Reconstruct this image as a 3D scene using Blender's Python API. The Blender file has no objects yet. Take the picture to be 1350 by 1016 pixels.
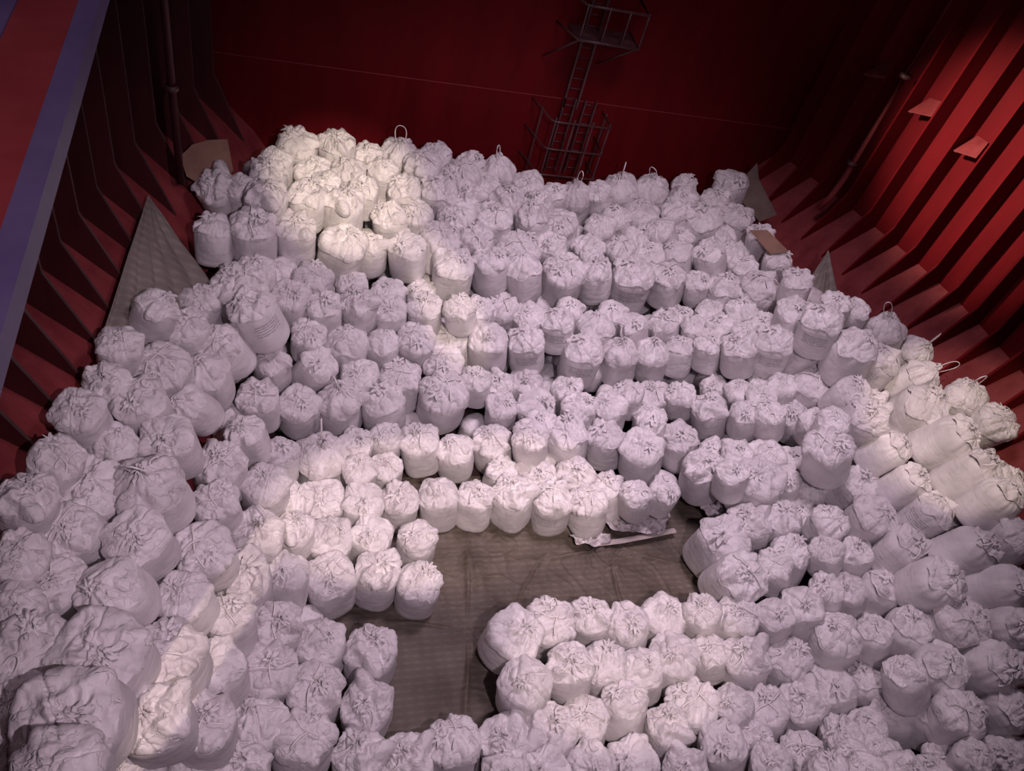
import bpy, math, random
from mathutils import Vector, Matrix, noise, Quaternion
scene = bpy.context.scene
COL = scene.collection
# ------------------------------------------------------------------ camera
cam_d = bpy.data.cameras.new('camera'); cam = bpy.data.objects.new('camera', cam_d); COL.objects.link(cam)
cam_d.sensor_fit = 'HORIZONTAL'; cam_d.sensor_width = 36.0; cam_d.lens = 36.0*1000/1350
cam_d.clip_start = 0.05; cam_d.clip_end = 200
cam.matrix_world = Matrix(((0.956587,-0.015509,-0.291033,0.0),(-0.186872,0.733659,-0.653317,0.0),(0.223651,0.679341,0.698910,16.2),(0,0,0,1)))
scene.camera = cam
# ------------------------------------------------------------------ exposure
vs = scene.view_settings
scene.display_settings.display_device = 'sRGB'
vs.view_transform = 'Standard'; vs.look = 'None'; vs.gamma = 1.0; vs.use_curve_mapping = False
vs.exposure = 0.0
# ------------------------------------------------------------------ world: night air over the open hatch
w = bpy.data.worlds.new('night'); scene.world = w; w.use_nodes = True
bg = w.node_tree.nodes['Background']; bg.inputs[0].default_value = (0.36, 0.30, 0.42, 1); bg.inputs[1].default_value = 0.10
# ------------------------------------------------------------------ floodlights over the hatch, plus added unseen spots
def area(name, loc, target, power, color, sx, sy, spread=180):
    l = bpy.data.lights.new(name, 'AREA'); l.shape = 'RECTANGLE'; l.size = sx; l.size_y = sy
    l.energy = power; l.color = color; l.spread = math.radians(spread)
    o = bpy.data.objects.new(name, l); COL.objects.link(o); o.location = loc
    o.rotation_euler = (Vector(target)-Vector(loc)).to_track_quat('-Z', 'Y').to_euler(); return o
def spot(name, loc, target, power, color, angle, blend=0.5, radius=0.15, sx=1.0, sy=1.0, roll=0):
    l = bpy.data.lights.new(name, 'SPOT'); l.energy = power; l.color = color
    l.spot_size = math.radians(angle); l.spot_blend = blend; l.shadow_soft_size = radius
    o = bpy.data.objects.new(name, l); COL.objects.link(o); o.location = loc
    q = (Vector(target)-Vector(loc)).to_track_quat('-Z', 'Y') @ Quaternion((0, 0, 1), math.radians(roll))
    o.rotation_euler = q.to_euler(); o.scale = (sx, sy, 1); return o
PUR = (1.0, 0.765, 0.93); WARM = (1.0, 0.79, 0.63); PINK = (1.0, 0.79, 0.69)
def oval(name, loc, target, along, power, color, angle, blend, radius, narrow):
    # added spot with a squeezed cone: its pool of light is long in the direction 'along'
    o = spot(name, loc, target, power, color, angle, blend, radius)
    z = (Vector(loc)-Vector(target)).normalized(); y = Vector(along); y = (y-z*y.dot(z)).normalized(); x = y.cross(z)
    m = Matrix((x, y, z)).transposed(); o.rotation_euler = m.to_euler(); o.scale = (narrow, 1, 1); return o
area('overhead_floodlights', (7.5, 12.5, 19.5), (8.0, 11.5, 0), 560, PUR, 4, 3, 90)
spot('base_floodlight', (3.2, -1.5, 18.5), (4.8, 9.6, 1.5), 4450, PUR, 74, 0.6, 0.08)
oval('near_patch_spot', (2.4, -1.2, 18.0), (7.4, 6.3, 1.0), (1.0, 0.1, 0), 4600, PINK, 19, 0.5, 0.08, 0.75)  # added spot, shaped to the bright patch on the near bags
oval('mid_patch_spot', (2.4, 0.0, 18.0), (3.9, 10.0, 1.2), (1.0, 0.05, 0), 7600, PINK, 29, 0.45, 0.08, 0.42)  # added spot, flattened to the lit band across the middle bags
oval('strip_patch_spot', (1.5, 1.0, 18.0), (-1.1, 6.4, 3.0), (-1.5, -4.0, 1.8), 3000, WARM, 22, 0.4, 0.03, 0.16)  # added narrow spot that draws the bright strip on the left bags
spot('far_left_floodlight', (3.0, 2.0, 19.0), (1.7, 17.5, 5.0), 13500, (1.0, 0.83, 0.60), 13.5, 0.8, 0.1)
oval('far_strip_patch_spot', (3.0, 2.0, 19.0), (4.2, 14.9, 3.6), (0.35, -1.0, -0.3), 7000, (1.0, 0.83, 0.66), 14, 0.8, 0.05, 0.4)  # added narrow spot for the warm band on the far bags
spot('right_floodlight', (6.0, 4.0, 19.0), (16.3, 9.6, 5.0), 6200, WARM, 17, 0.5, 0.08)
spot('right_wall_fill', (5.0, 16.0, 13.5), (18.6, 15.6, 8.5), 15000, (1.0, 0.72, 0.60), 30, 1.0, 0.3)  # unseen lamp inside the hold, added to brighten the right wall
spot('coaming_fill', (0.6, 1.0, 18.0), (-1.1, 3.4, 14.2), 260, (1.0, 0.62, 0.70), 60, 0.8, 0.1)  # unseen lamp, added to brighten the coaming lip

# ------------------------------------------------------------------ materials
def mat(name, color, rough=0.7, spec=0.3, metal=0.0, build=None):
    m = bpy.data.materials.new(name); m.use_nodes = True
    b = m.node_tree.nodes['Principled BSDF']
    b.inputs['Base Color'].default_value = (*color, 1); b.inputs['Roughness'].default_value = rough
    b.inputs['Metallic'].default_value = metal; b.inputs['Specular IOR Level'].default_value = spec
    if build: build(m.node_tree, b)
    return m
def nd(t, typ, **kw):
    n = t.nodes.new(typ)
    for k, v in kw.items():
        if k.startswith('i_'): n.inputs[k[2:].replace('_', ' ')].default_value = v
        else: setattr(n, k, v)
    return n
def ramp(t, src, p0, c0, p1, c1):
    r = t.nodes.new('ShaderNodeValToRGB'); r.color_ramp.elements[0].position = p0; r.color_ramp.elements[1].position = p1
    r.color_ramp.elements[0].color = (*c0, 1); r.color_ramp.elements[1].color = (*c1, 1)
    t.links.new(src, r.inputs[0]); return r
def cloth(c0, c1, bump=0.35, crease=7.0, crease_str=0.5, noise_s=3.0, stretch=(1, 1, 1)):
    def f(t, b):
        L = t.links
        tc = nd(t, 'ShaderNodeTexCoord'); oi = nd(t, 'ShaderNodeObjectInfo')
        add = nd(t, 'ShaderNodeVectorMath', operation='ADD'); L.new(tc.outputs['Object'], add.inputs[0])
        mul = nd(t, 'ShaderNodeMath', operation='MULTIPLY'); L.new(oi.outputs['Random'], mul.inputs[0]); mul.inputs[1].default_value = 37.0
        L.new(mul.outputs[0], add.inputs[1])
        n1 = nd(t, 'ShaderNodeTexNoise'); n1.inputs['Scale'].default_value = noise_s; n1.inputs['Detail'].default_value = 5; L.new(add.outputs[0], n1.inputs['Vector'])
        r = ramp(t, n1.outputs['Fac'], 0.3, c0, 0.65, c1)
        mx = nd(t, 'ShaderNodeMixRGB', blend_type='MULTIPLY'); L.new(r.outputs[0], mx.inputs[1])
        r2 = ramp(t, oi.outputs['Random'], 0.0, (0.86, 0.85, 0.86), 1.0, (1, 1, 1)); L.new(r2.outputs[0], mx.inputs[2]); mx.inputs[0].default_value = 1
        L.new(mx.outputs[0], b.inputs['Base Color'])
        # creases: stretched cells plus fine weave noise
        nw = nd(t, 'ShaderNodeTexNoise'); nw.inputs['Scale'].default_value = 4; L.new(add.outputs[0], nw.inputs['Vector'])
        wa = nd(t, 'ShaderNodeVectorMath', operation='MULTIPLY_ADD'); L.new(nw.outputs['Color'], wa.inputs[0]); wa.inputs[1].default_value = (0.35,)*3; L.new(add.outputs[0], wa.inputs[2])
        vo = nd(t, 'ShaderNodeTexVoronoi', feature='DISTANCE_TO_EDGE'); vo.inputs['Scale'].default_value = crease; L.new(wa.outputs[0], vo.inputs['Vector'])
        rr = ramp(t, vo.outputs['Distance'], 0.0, (0, 0, 0), 0.05, (1, 1, 1))
        nm = nd(t, 'ShaderNodeTexNoise'); nm.inputs['Scale'].default_value = 5.5; L.new(add.outputs[0], nm.inputs['Vector'])
        rm = ramp(t, nm.outputs['Fac'], 0.50, (1, 1, 1), 0.56, (0, 0, 0)); mxm = nd(t, 'ShaderNodeMath', operation='MAXIMUM')
        L.new(rr.outputs[0], mxm.inputs[0]); L.new(rm.outputs[0], mxm.inputs[1])
        mpb = nd(t, 'ShaderNodeMapping'); mpb.inputs['Scale'].default_value = stretch; L.new(add.outputs[0], mpb.inputs[0])
        n2 = nd(t, 'ShaderNodeTexNoise'); n2.inputs['Scale'].default_value = 9; n2.inputs['Detail'].default_value = 6; L.new(mpb.outputs[0], n2.inputs['Vector'])
        s = nd(t, 'ShaderNodeMath', operation='MULTIPLY_ADD'); L.new(mxm.outputs[0], s.inputs[0]); s.inputs[1].default_value = crease_str; L.new(n2.outputs['Fac'], s.inputs[2])
        bp = nd(t, 'ShaderNodeBump'); bp.inputs['Strength'].default_value = bump; bp.inputs['Distance'].default_value = 0.05
        L.new(s.outputs[0], bp.inputs['Height']); L.new(bp.outputs[0], b.inputs['Normal'])
    return f
M_BODY = mat('woven_bag_fabric', (0.7, 0.68, 0.68), 0.62, 0.35, build=cloth((0.62, 0.595, 0.60), (0.80, 0.775, 0.775), 0.30, 3.0, 0.25, 2.2, (0.35, 0.35, 1.7)))
M_CAP = mat('gathered_bag_fabric', (0.75, 0.72, 0.72), 0.6, 0.35, build=cloth((0.66, 0.63, 0.63), (0.84, 0.81, 0.81), 0.48, 4.2, 1.0, 3.0))
M_STRAP = mat('white_webbing', (0.80, 0.77, 0.75), 0.6, 0.3)
M_PRINT = mat('grey_print', (0.27, 0.25, 0.28), 0.7, 0.2)
def steel(c0, c1, bumpd=0.02, streak=True):
    def f(t, b):
        L = t.links; tc = nd(t, 'ShaderNodeTexCoord')
        mp = nd(t, 'ShaderNodeMapping'); mp.inputs['Scale'].default_value = (1, 1, 0.18 if streak else 1); L.new(tc.outputs['Object'], mp.inputs[0])
        n = nd(t, 'ShaderNodeTexNoise'); n.inputs['Scale'].default_value = 1.3; n.inputs['Detail'].default_value = 8; n.inputs['Roughness'].default_value = 0.65; L.new(mp.outputs[0], n.inputs['Vector'])
        r = ramp(t, n.outputs['Fac'], 0.35, c0, 0.68, c1); L.new(r.outputs[0], b.inputs['Base Color'])
        n2 = nd(t, 'ShaderNodeTexNoise'); n2.inputs['Scale'].default_value = 2.5; n2.inputs['Detail'].default_value = 4; L.new(tc.outputs['Object'], n2.inputs['Vector'])
        bp = nd(t, 'ShaderNodeBump'); bp.inputs['Strength'].default_value = 0.3; bp.inputs['Distance'].default_value = bumpd
        L.new(n2.outputs['Fac'], bp.inputs['Height']); L.new(bp.outputs[0], b.inputs['Normal'])
    return f
M_RED = mat('red_hold_paint', (0.2, 0.015, 0.018), 0.7, 0.12, build=steel((0.105, 0.003, 0.006), (0.150, 0.005, 0.008)))
M_HOP = mat('dusty_red_hold_paint', (0.2, 0.03, 0.03), 0.7, 0.25, build=steel((0.16, 0.020, 0.024), (0.27, 0.050, 0.052)))
M_RIB = mat('shade_darkened_red', (0.12, 0.02, 0.02), 0.6, 0.3, build=steel((0.045, 0.007, 0.009), (0.08, 0.013, 0.015)))  # darkened red stands in for shade on the left frames
M_EDGE = mat('lit_frame_edge', (0.20, 0.13, 0.13), 0.6, 0.3, build=steel((0.07, 0.035, 0.035), (0.12, 0.07, 0.068)))  # paler colour stands in for light catching the left frame edges
M_LAD = mat('worn_ladder_steel', (0.16, 0.07, 0.07), 0.45, 0.5, build=steel((0.035, 0.010, 0.012), (0.10, 0.045, 0.045), streak=False))
M_FLOOR = mat('dark_tank_top', (0.05, 0.03, 0.03), 0.8, 0.2, build=steel((0.03, 0.015, 0.016), (0.07, 0.04, 0.04), streak=False))
M_COAM = mat('coaming_red', (0.22, 0.05, 0.055), 0.6, 0.3, build=steel((0.24, 0.030, 0.040), (0.34, 0.060, 0.066), streak=False))
M_BLUE = mat('coaming_blue_grey', (0.12, 0.11, 0.26), 0.5, 0.4, build=steel((0.12, 0.10, 0.26), (0.17, 0.15, 0.33), streak=False))
M_CARD = mat('brown_board', (0.26, 0.15, 0.11), 0.8, 0.15, build=steel((0.20, 0.115, 0.085), (0.30, 0.18, 0.13), streak=False))
M_OLIVE = mat('grey_green_flap', (0.16, 0.12, 0.10), 0.8, 0.15, build=steel((0.13, 0.095, 0.08), (0.20, 0.15, 0.125), streak=False))
M_WOOD = mat('pale_batten', (0.5, 0.45, 0.42), 0.7, 0.2, build=steel((0.40, 0.35, 0.33), (0.58, 0.52, 0.49), streak=False))
M_PLASTIC = mat('crumpled_plastic', (0.62, 0.58, 0.58), 0.3, 0.6, build=cloth((0.42, 0.38, 0.38), (0.74, 0.70, 0.70), 0.9, 5.0, 0.7, 6.0))
def tarp_mat(c0, c1, sc):
    def f(t, b):
        L = t.links; tc = nd(t, 'ShaderNodeTexCoord')
        n = nd(t, 'ShaderNodeTexNoise'); n.inputs['Scale'].default_value = 0.9; n.inputs['Detail'].default_value = 7; L.new(tc.outputs['Object'], n.inputs['Vector'])
        r = ramp(t, n.outputs['Fac'], 0.35, c0, 0.7, c1)
        sp = nd(t, 'ShaderNodeSeparateXYZ'); L.new(tc.outputs['Object'], sp.inputs[0])
        def band(o, s):
            m1 = nd(t, 'ShaderNodeMath', operation='MULTIPLY'); L.new(sp.outputs[o], m1.inputs[0]); m1.inputs[1].default_value = s
            m2 = nd(t, 'ShaderNodeMath', operation='SINE'); L.new(m1.outputs[0], m2.inputs[0]); return m2
        a = band('X', sc); c = band('Y', sc*1.6)
        mm = nd(t, 'ShaderNodeMath', operation='MULTIPLY_ADD'); L.new(c.outputs[0], mm.inputs[0]); mm.inputs[1].default_value = 0.7
        m0 = nd(t, 'ShaderNodeMath', operation='MULTIPLY'); L.new(a.outputs[0], m0.inputs[0]); m0.inputs[1].default_value = 0.3; L.new(m0.outputs[0], mm.inputs[2])
        r2 = ramp(t, mm.outputs[0], 0.0, (0.86,)*3, 1.0, (1.12,)*3)
        mx = nd(t, 'ShaderNodeMixRGB', blend_type='MULTIPLY'); mx.inputs[0].default_value = 1; L.new(r.outputs[0], mx.inputs[1]); L.new(r2.outputs[0], mx.inputs[2])
        L.new(mx.outputs[0], b.inputs['Base Color'])
        n2 = nd(t, 'ShaderNodeTexNoise'); n2.inputs['Scale'].default_value = 5; n2.inputs['Detail'].default_value = 8; L.new(tc.outputs['Object'], n2.inputs['Vector'])
        bp = nd(t, 'ShaderNodeBump'); bp.inputs['Strength'].default_value = 0.5; bp.inputs['Distance'].default_value = 0.05
        L.new(n2.outputs['Fac'], bp.inputs['Height']); L.new(bp.outputs[0], b.inputs['Normal'])
    return f
M_TARP = mat('grey_brown_tarp', (0.2, 0.17, 0.15), 0.6, 0.3, build=tarp_mat((0.085, 0.068, 0.053), (0.165, 0.136, 0.108), 26))
M_TARP2 = mat('grey_green_tarp', (0.2, 0.18, 0.16), 0.65, 0.3, build=tarp_mat((0.20, 0.175, 0.155), (0.29, 0.26, 0.23), 18))
# ------------------------------------------------------------------ mesh helpers
def link(name, verts, faces, m, parent=None, smooth=True, kind=None):
    me = bpy.data.meshes.new(name); me.from_pydata([tuple(v) for v in verts], [], faces); me.materials.append(m)
    if smooth: me.polygons.foreach_set('use_smooth', [True]*len(me.polygons))
    me.update(); o = bpy.data.objects.new(name, me); COL.objects.link(o)
    if parent: o.parent = parent
    if kind: o['kind'] = kind
    return o
def empty(name, loc, label, cat, group=None):
    o = bpy.data.objects.new(name, None); COL.objects.link(o); o.location = loc; o.empty_display_size = 0.1
    o['label'] = label; o['category'] = cat
    if group: o['group'] = group
    return o
def tag(o, label, cat, group=None):
    o['label'] = label; o['category'] = cat
    if group: o['group'] = group
    return o
class MB:
    def __init__(s): s.v = []; s.f = []
    def add(s, v, f):
        k = len(s.v); s.v += [tuple(p) for p in v]; s.f += [tuple(i+k for i in q) for q in f]
    def box(s, a, b):
        x0, y0, z0 = a; x1, y1, z1 = b
        s.add([(x0,y0,z0),(x1,y0,z0),(x1,y1,z0),(x0,y1,z0),(x0,y0,z1),(x1,y0,z1),(x1,y1,z1),(x0,y1,z1)],
              [(3,2,1,0),(4,5,6,7),(0,1,5,4),(1,2,6,5),(2,3,7,6),(3,0,4,7)])
    def tube(s, pts, r, n=8, rb=None, flat=1.0, up=Vector((0,0,1))):
        pts = [Vector(p) for p in pts]; rings = []
        for i, p in enumerate(pts):
            d = (pts[min(i+1, len(pts)-1)]-pts[max(i-1, 0)]).normalized()
            u = d.cross(up)
            if u.length < 1e-3: u = d.cross(Vector((1, 0.1, 0)))
            u.normalize(); v = d.cross(u).normalized()
            rings.append([p+u*math.cos(2*math.pi*j/n)*r+v*math.sin(2*math.pi*j/n)*r*flat for j in range(n)])
        vs_ = [q for g in rings for q in g]; fs = []
        for i in range(len(pts)-1):
            for j in range(n): fs.append((i*n+j, i*n+(j+1) % n, (i+1)*n+(j+1) % n, (i+1)*n+j))
        fs.append(tuple(range(n))[::-1]); fs.append(tuple((len(pts)-1)*n+j for j in range(n)))
        s.add(vs_, fs)
    def prism(s, poly, thick):   # closed polygon in 3D extruded by the vector thick
        n = len(poly); P = [Vector(p) for p in poly]; t = Vector(thick)
        s.add(P+[p+t for p in P], [tuple(range(n))[::-1], tuple(range(n, 2*n))]+[(i, (i+1) % n, n+(i+1) % n, n+i) for i in range(n)])
    def build(s, name, m, parent=None, smooth=False, kind=None): return link(name, s.v, s.f, m, parent, smooth, kind)
def lerp_tab(tab, x):
    if x <= tab[0][0]: return tab[0][1]
    for (a, b), (c, d) in zip(tab, tab[1:]):
        if x <= c: return b+(d-b)*(x-a)/(c-a)
    return tab[-1][1]
# ------------------------------------------------------------------ the hold
Y_BULK = 21.5; Z_TOP = 19.0
KL = [(-3, -5.45), (0, -5.3), (8, -4.85), (13.8, -4.05), (14.7, -3.87), (15.7, -3.69), (16.7, -3.43), (17.5, -3.14), (18.4, -2.83), (19.5, -2.46), (20.4, -2.06), (21.5, -1.6)]
KR = [(-3, 18.6), (0, 18.55), (10, 18.5), (13.8, 18.38), (14.7, 18.22), (15.7, 18.04), (16.7, 17.78), (17.5, 17.5), (18.4, 17.18), (19.5, 16.8), (20.4, 16.4), (21.5, 15.95)]
def kx(side, y): return lerp_tab(KL if side < 0 else KR, y)
def shell(side, name):                      # side plating: vertical plate, knuckle, sloping plate down to the floor
    ys = [-3+0.5*i for i in range(50)]; ys = [y for y in ys if y < Y_BULK]+[Y_BULK]
    sgn = -side; prof = [(-0.5, Z_TOP), (-0.5, 12), (-0.5, 5.3), (0.72, 3.98), (3.45, -0.15)]
    v = []; f = []
    for y in ys:
        k = kx(side, y)
        for s_, z in prof: v.append((k+sgn*s_, y, z))
    n = len(prof)
    for i in range(len(ys)-1):
        for j in range(n-1):
            q = (i*n+j, i*n+j+1, (i+1)*n+j+1, (i+1)*n+j); f.append(q if side < 0 else q[::-1])
    m0 = link(name, v, f, M_RED, None, False, 'structure')
    m0.data.materials.append(M_HOP)
    for p in m0.data.polygons:
        if p.center.z < 5: p.material_index = 1
    return m0
wl = shell(-1, 'wall_left'); wr = shell(1, 'wall_right')
def frames(side, wall):                     # flat-bar frames standing off the plating, tapering out on the slope
    sgn = -side; y = Y_BULK-(0.62 if side < 0 else 0.5)
    while y > -1.0:
        k = kx(side, y); b = MB(); t = 0.035
        def P(s_, z): return (k+sgn*s_, y-t, z)
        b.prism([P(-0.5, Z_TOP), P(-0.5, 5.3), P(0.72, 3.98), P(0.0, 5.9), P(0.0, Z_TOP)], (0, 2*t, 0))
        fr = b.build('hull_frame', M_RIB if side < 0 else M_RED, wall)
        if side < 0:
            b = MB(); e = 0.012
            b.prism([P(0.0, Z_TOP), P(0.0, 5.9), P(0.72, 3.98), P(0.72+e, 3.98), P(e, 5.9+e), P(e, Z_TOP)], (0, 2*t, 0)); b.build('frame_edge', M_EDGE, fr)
        y -= 0.955 if side < 0 else 0.9
frames(-1, wl); frames(1, wr)
b = MB(); b.box((-2.4, Y_BULK, -0.2), (16.7, Y_BULK+0.15, Z_TOP)); back = b.build('wall_back', M_RED, None, False, 'structure')
b = MB(); b.box((-2.2, Y_BULK-0.012, 6.19), (16.4, Y_BULK, 6.208)); b.build('weld_seam', M_COAM, back)
b = MB(); b.box((-2.2, Y_BULK-0.012, 12.4), (16.4, Y_BULK, 12.425)); b.build('weld_seam', M_RIB, back)
b = MB(); b.box((-6.2, -3.2, -0.5), (19.2, 21.9, -0.15)); b.build('floor', M_FLOOR, None, False, 'structure')
# bulkhead behind the camera keeps the hold closed
b = MB(); b.box((-6.2, -3.3, -0.2), (19.2, -3.15, 12.0)); b.build('wall_front', M_RED, None, False, 'structure')
# hatch coaming lip close under the viewpoint
def lip(x_off, wd, z0, z1):
    def X(y): return -0.79-0.042*y+x_off
    return [(X(0.2), 0.2, z0), (X(9.5), 9.5, z0), (X(9.5)-wd, 9.5, z0), (X(0.2)-wd, 0.2, z0)], (0, 0, z1-z0)
b = MB(); b.prism(*lip(-0.09, 0.29, 14.10, 14.20)); coam = b.build('trim_1', M_COAM, None, False, 'structure')
b = MB(); b.prism(*lip(0.0, 0.10, 14.09, 14.215)); b.build('edge_bar', M_BLUE, coam)
b = MB(); b.prism(*lip(-0.375, 0.07, 14.09, 14.215)); b.build('edge_bar', M_BLUE, coam)
# pipes
def pipe(name, pts, label, r=0.075, clips=(), m=None):
    o = MB(); o.tube(pts, r, 14); root = o.build(name, m or M_RIB, None, True); tag(root, label, 'pipe')
    for z in clips:
        c = MB(); c.tube([(pts[0][0], pts[0][1], z-0.05), (pts[0][0], pts[0][1], z+0.05)], r*1.7, 14); c.build('pipe_flange', M_LAD, root, True)
    return root
pipe('vertical_pipe', [(16.85, 18.45, 16), (16.85, 18.45, 6.3), (16.8, 18.45, 5.6), (16.6, 18.45, 5.1)], 'red vertical pipe running down the right hold wall between the frames', 0.1, (6.8, 9.6), M_HOP)
pipe('vertical_pipe', [(-2.38, 16.95, 16), (-2.38, 16.95, 5.0)], 'dark red vertical pipe standing in front of the left wall frames', 0.085, (7.4,))
# wedge brackets welded between the frames of the right wall
for yb, lab, Q in ((19.9, 'farthest', [(16.7, 19.9, 8.96), (17.2, 19.8, 9.49), (17.25, 19.6, 9.5), (17.0, 19.34, 9.16)]),
                   (17.98, 'middle', [(17.2, 17.98, 8.85), (17.85, 18.15, 9.29), (17.9, 17.66, 9.32), (17.57, 17.43, 9.03)]),
                   (16.35, 'nearest', [(17.87, 16.35, 8.63), (18.35, 16.40, 9.10), (18.38, 15.97, 9.13), (18.0, 15.67, 8.83)])):
    b = MB(); b.prism(Q, (0, 0, -0.04))
    root = b.build('wall_bracket', M_HOP, None); tag(root, 'small dusty red wedge bracket on the right hold wall, %s of three' % lab, 'bracket', 'wedge brackets on the right wall')
    p0, p1, p2, p3 = [Vector(q) for q in Q]; dn = Vector((0.12, 0, -0.55))
    b = MB(); b.prism([p0+Vector((.03, -.05, -.04)), p1+Vector((0, -.05, -.04)), p1+dn], (0, -0.03, 0)); b.build('gusset', M_HOP, root)
    b = MB(); b.prism([p3+Vector((.03, .05, -.04)), p2+Vector((0, .05, -.04)), p2+dn], (0, 0.03, 0)); b.build('gusset', M_HOP, root)
# access ladder with its cage on the bulkhead
lad = empty('hold_ladder', (8.6, 21.3, 3.9), 'dark steel access ladder with railed cage on the red back bulkhead', 'ladder')
def lp(mb, name, m=M_LAD, smooth=True):
    mb.v = [(x-8.6, y-21.3, z-3.9) for x, y, z in mb.v]; return mb.build(name, m, lad, smooth)
for x in (8.12, 8.56):
    b = MB(); b.box((x-0.03, 21.13, 6.1), (x+0.03, 21.21, 16)); lp(b, 'stringer', smooth=False)
for x in (8.30, 8.98):
    b = MB(); b.box((x-0.2, 21.13, 3.9), (x-0.15, 21.21, 6.4)); lp(b, 'stringer', smooth=False)
    b = MB(); b.box((x+0.15, 21.13, 3.9), (x+0.2, 21.21, 6.4)); lp(b, 'stringer', smooth=False)
    for q in range(8):
        b = MB(); b.tube([(x-0.16, 21.17, 4.0+0.31*q+(0.08 if x > 8.6 else 0)), (x+0.16, 21.17, 4.0+0.31*q+(0.08 if x > 8.6 else 0))], 0.016, 6); lp(b, 'rung')
for q in range(28):
    b = MB(); b.tube([(8.12, 21.17, 6.4+0.31*q), (8.56, 21.17, 6.4+0.31*q)], 0.014, 6); lp(b, 'rung')
for z in (5.97, 5.07, 4.17):
    b = MB(); pts = [(7.2, 21.5, z+0.14), (7.45, 21.0, z+0.06)]+[(7.58+0.17*t*t, 20.68-0.28*t, z) for t in (0, .3, .6, 1)]+[(8.0, 20.4, z), (9.52, 20.4, z), (9.58, 20.5, z), (9.58, 21.5, z)]
    b.tube(pts, 0.028, 8); lp(b, 'cage_rail')
for x, y in ((7.45, 21.0), (7.75, 20.42), (8.35, 20.42), (8.95, 20.42), (9.5, 20.42), (9.58, 21.1)):
    b = MB(); b.box((x-0.025, y-0.012, 3.95), (x+0.025, y+0.012, 6.1)); lp(b, 'cage_bar', smooth=False)
b = MB()
for z in (8.43, 9.36):
    b.tube([(7.35, 21.5, z), (7.73, 20.4, z), (9.55, 20.4, z), (9.65, 21.5, z)], 0.035, 8)
for x in (7.75, 8.4, 9.0, 9.55): b.tube([(x, 20.4, 8.4), (x, 20.4, 9.4)], 0.03, 6)
lp(b, 'landing_railing')
b = MB(); b.box((7.7, 20.42, 8.38), (9.6, 21.5, 8.43)); lp(b, 'landing_plate', smooth=False)
b = MB(); b.tube([(7.75, 20.45, 8.4), (7.2, 21.5, 7.4)], 0.03, 6); lp(b, 'landing_brace')
b = MB(); b.tube([(9.5, 20.45, 8.4), (8.9, 21.5, 7.4)], 0.03, 6); lp(b, 'landing_brace')
# ------------------------------------------------------------------ tarps, boards and sheet stuff
def nz(x, y, z=0.0, s=1.0): return noise.noise(Vector((x*s, y*s, z)))
def rdg(x, y, z=0.0, s=1.0): return 1-min(1, abs(nz(x, y, z, s))*2.6)
b = MB(); nx, ny = 400, 260; x0, x1, y0, y1 = 0.0, 12.4, 4.0, 11.8
C0 = (8.27, 9.35)                            # the pucker where the tarp is pulled together
def tarp_z(x, y):
    dx, dy = x-C0[0], y-C0[1]; r = math.hypot(dx, dy); a = math.atan2(dy, dx)
    wx, wy = x+0.25*nz(x, y, 11, 0.9), y+0.25*nz(x, y, 15, 0.9)
    def cut(u, v_, f, s_, p): return max(0, 1-abs(nz(u, v_, s_, f))*p)**2
    msk = 0.5+0.9*nz(x, y, 21, 0.5)
    z = 0.05+0.03*nz(x, y, 2, 0.8)+max(0, msk)*(0.075*cut(wx, wy*0.55, 0.85, 3, 9)+0.05*cut(wx*0.5, wy, 1.5, 6, 8)+0.030*cut(wx, wy, 2.6, 9, 7))
    fold = max(0, math.cos(a*4.5+1.2+0.35*nz(x, y, 3, 0.6)))**60
    z += 0.20*fold*math.exp(-r/1.6)*min(1, r*4)+0.12*math.exp(-(r/0.20)**2)
    a2 = math.atan2(y-7.5, x-4.2); r2 = math.hypot(x-4.2, y-7.5)
    z += 0.10*max(0, math.cos(a2*4+0.7+0.5*nz(x, y, 4, 0.5)))**60*min(1, r2)*math.exp(-max(0, r2-1.2))
    if y > 9.9: z += 0.10*(1-math.exp(-(y-9.9)*2))*(0.6+0.6*nz(x, 0, 0, 1.1))
    return max(0.012, z)-0.15
v = [(x0+(x1-x0)*i/nx, y0+(y1-y0)*j/ny, tarp_z(x0+(x1-x0)*i/nx, y0+(y1-y0)*j/ny)) for j in range(ny+1) for i in range(nx+1)]
f = [(j*(nx+1)+i, j*(nx+1)+i+1, (j+1)*(nx+1)+i+1, (j+1)*(nx+1)+i) for j in range(ny) for i in range(nx)]
tag(link('ground_tarp', v, f, M_TARP), 'grey-brown wrinkled tarp spread over the floor in the middle of the bags', 'tarp')
def sheet(name, fn, nu, nv, m, thick=0.01):
    v = [fn(i/nu, j/nv) for j in range(nv+1) for i in range(nu+1)]
    f = [(j*(nu+1)+i, j*(nu+1)+i+1, (j+1)*(nu+1)+i+1, (j+1)*(nu+1)+i) for j in range(nv) for i in range(nu)]
    o = link(name, v, f, m); md = o.modifiers.new('thickness', 'SOLIDIFY'); md.thickness = thick; return o
def tri_sheet(apex, pl, pr, amp, seed, pleats):
    A_, L_, R_ = Vector(apex), Vector(pl), Vector(pr)
    nrm = (L_-A_).cross(R_-A_).normalized()
    def fn(u, v_):
        p = A_.lerp(L_.lerp(R_, u), v_)
        d = amp*(v_**0.7)*(0.6*abs(math.sin(pleats*math.pi*(u+0.05*math.sin(5*v_+seed))))+0.5*noise.noise(Vector((u*9, v_*1.2, seed))))
        return p+nrm*(d-0.02)
    return fn
tag(sheet('hanging_tarp', tri_sheet((-3.05, 16.5, 4.9), (-3.50, 11.7, 4.40), (-1.35, 14.6, 3.3), 0.16, 1.0, 5), 60, 50, M_TARP2), 'pale grey-green tarp hung in a tall triangle on the left frames', 'tarp')
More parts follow.
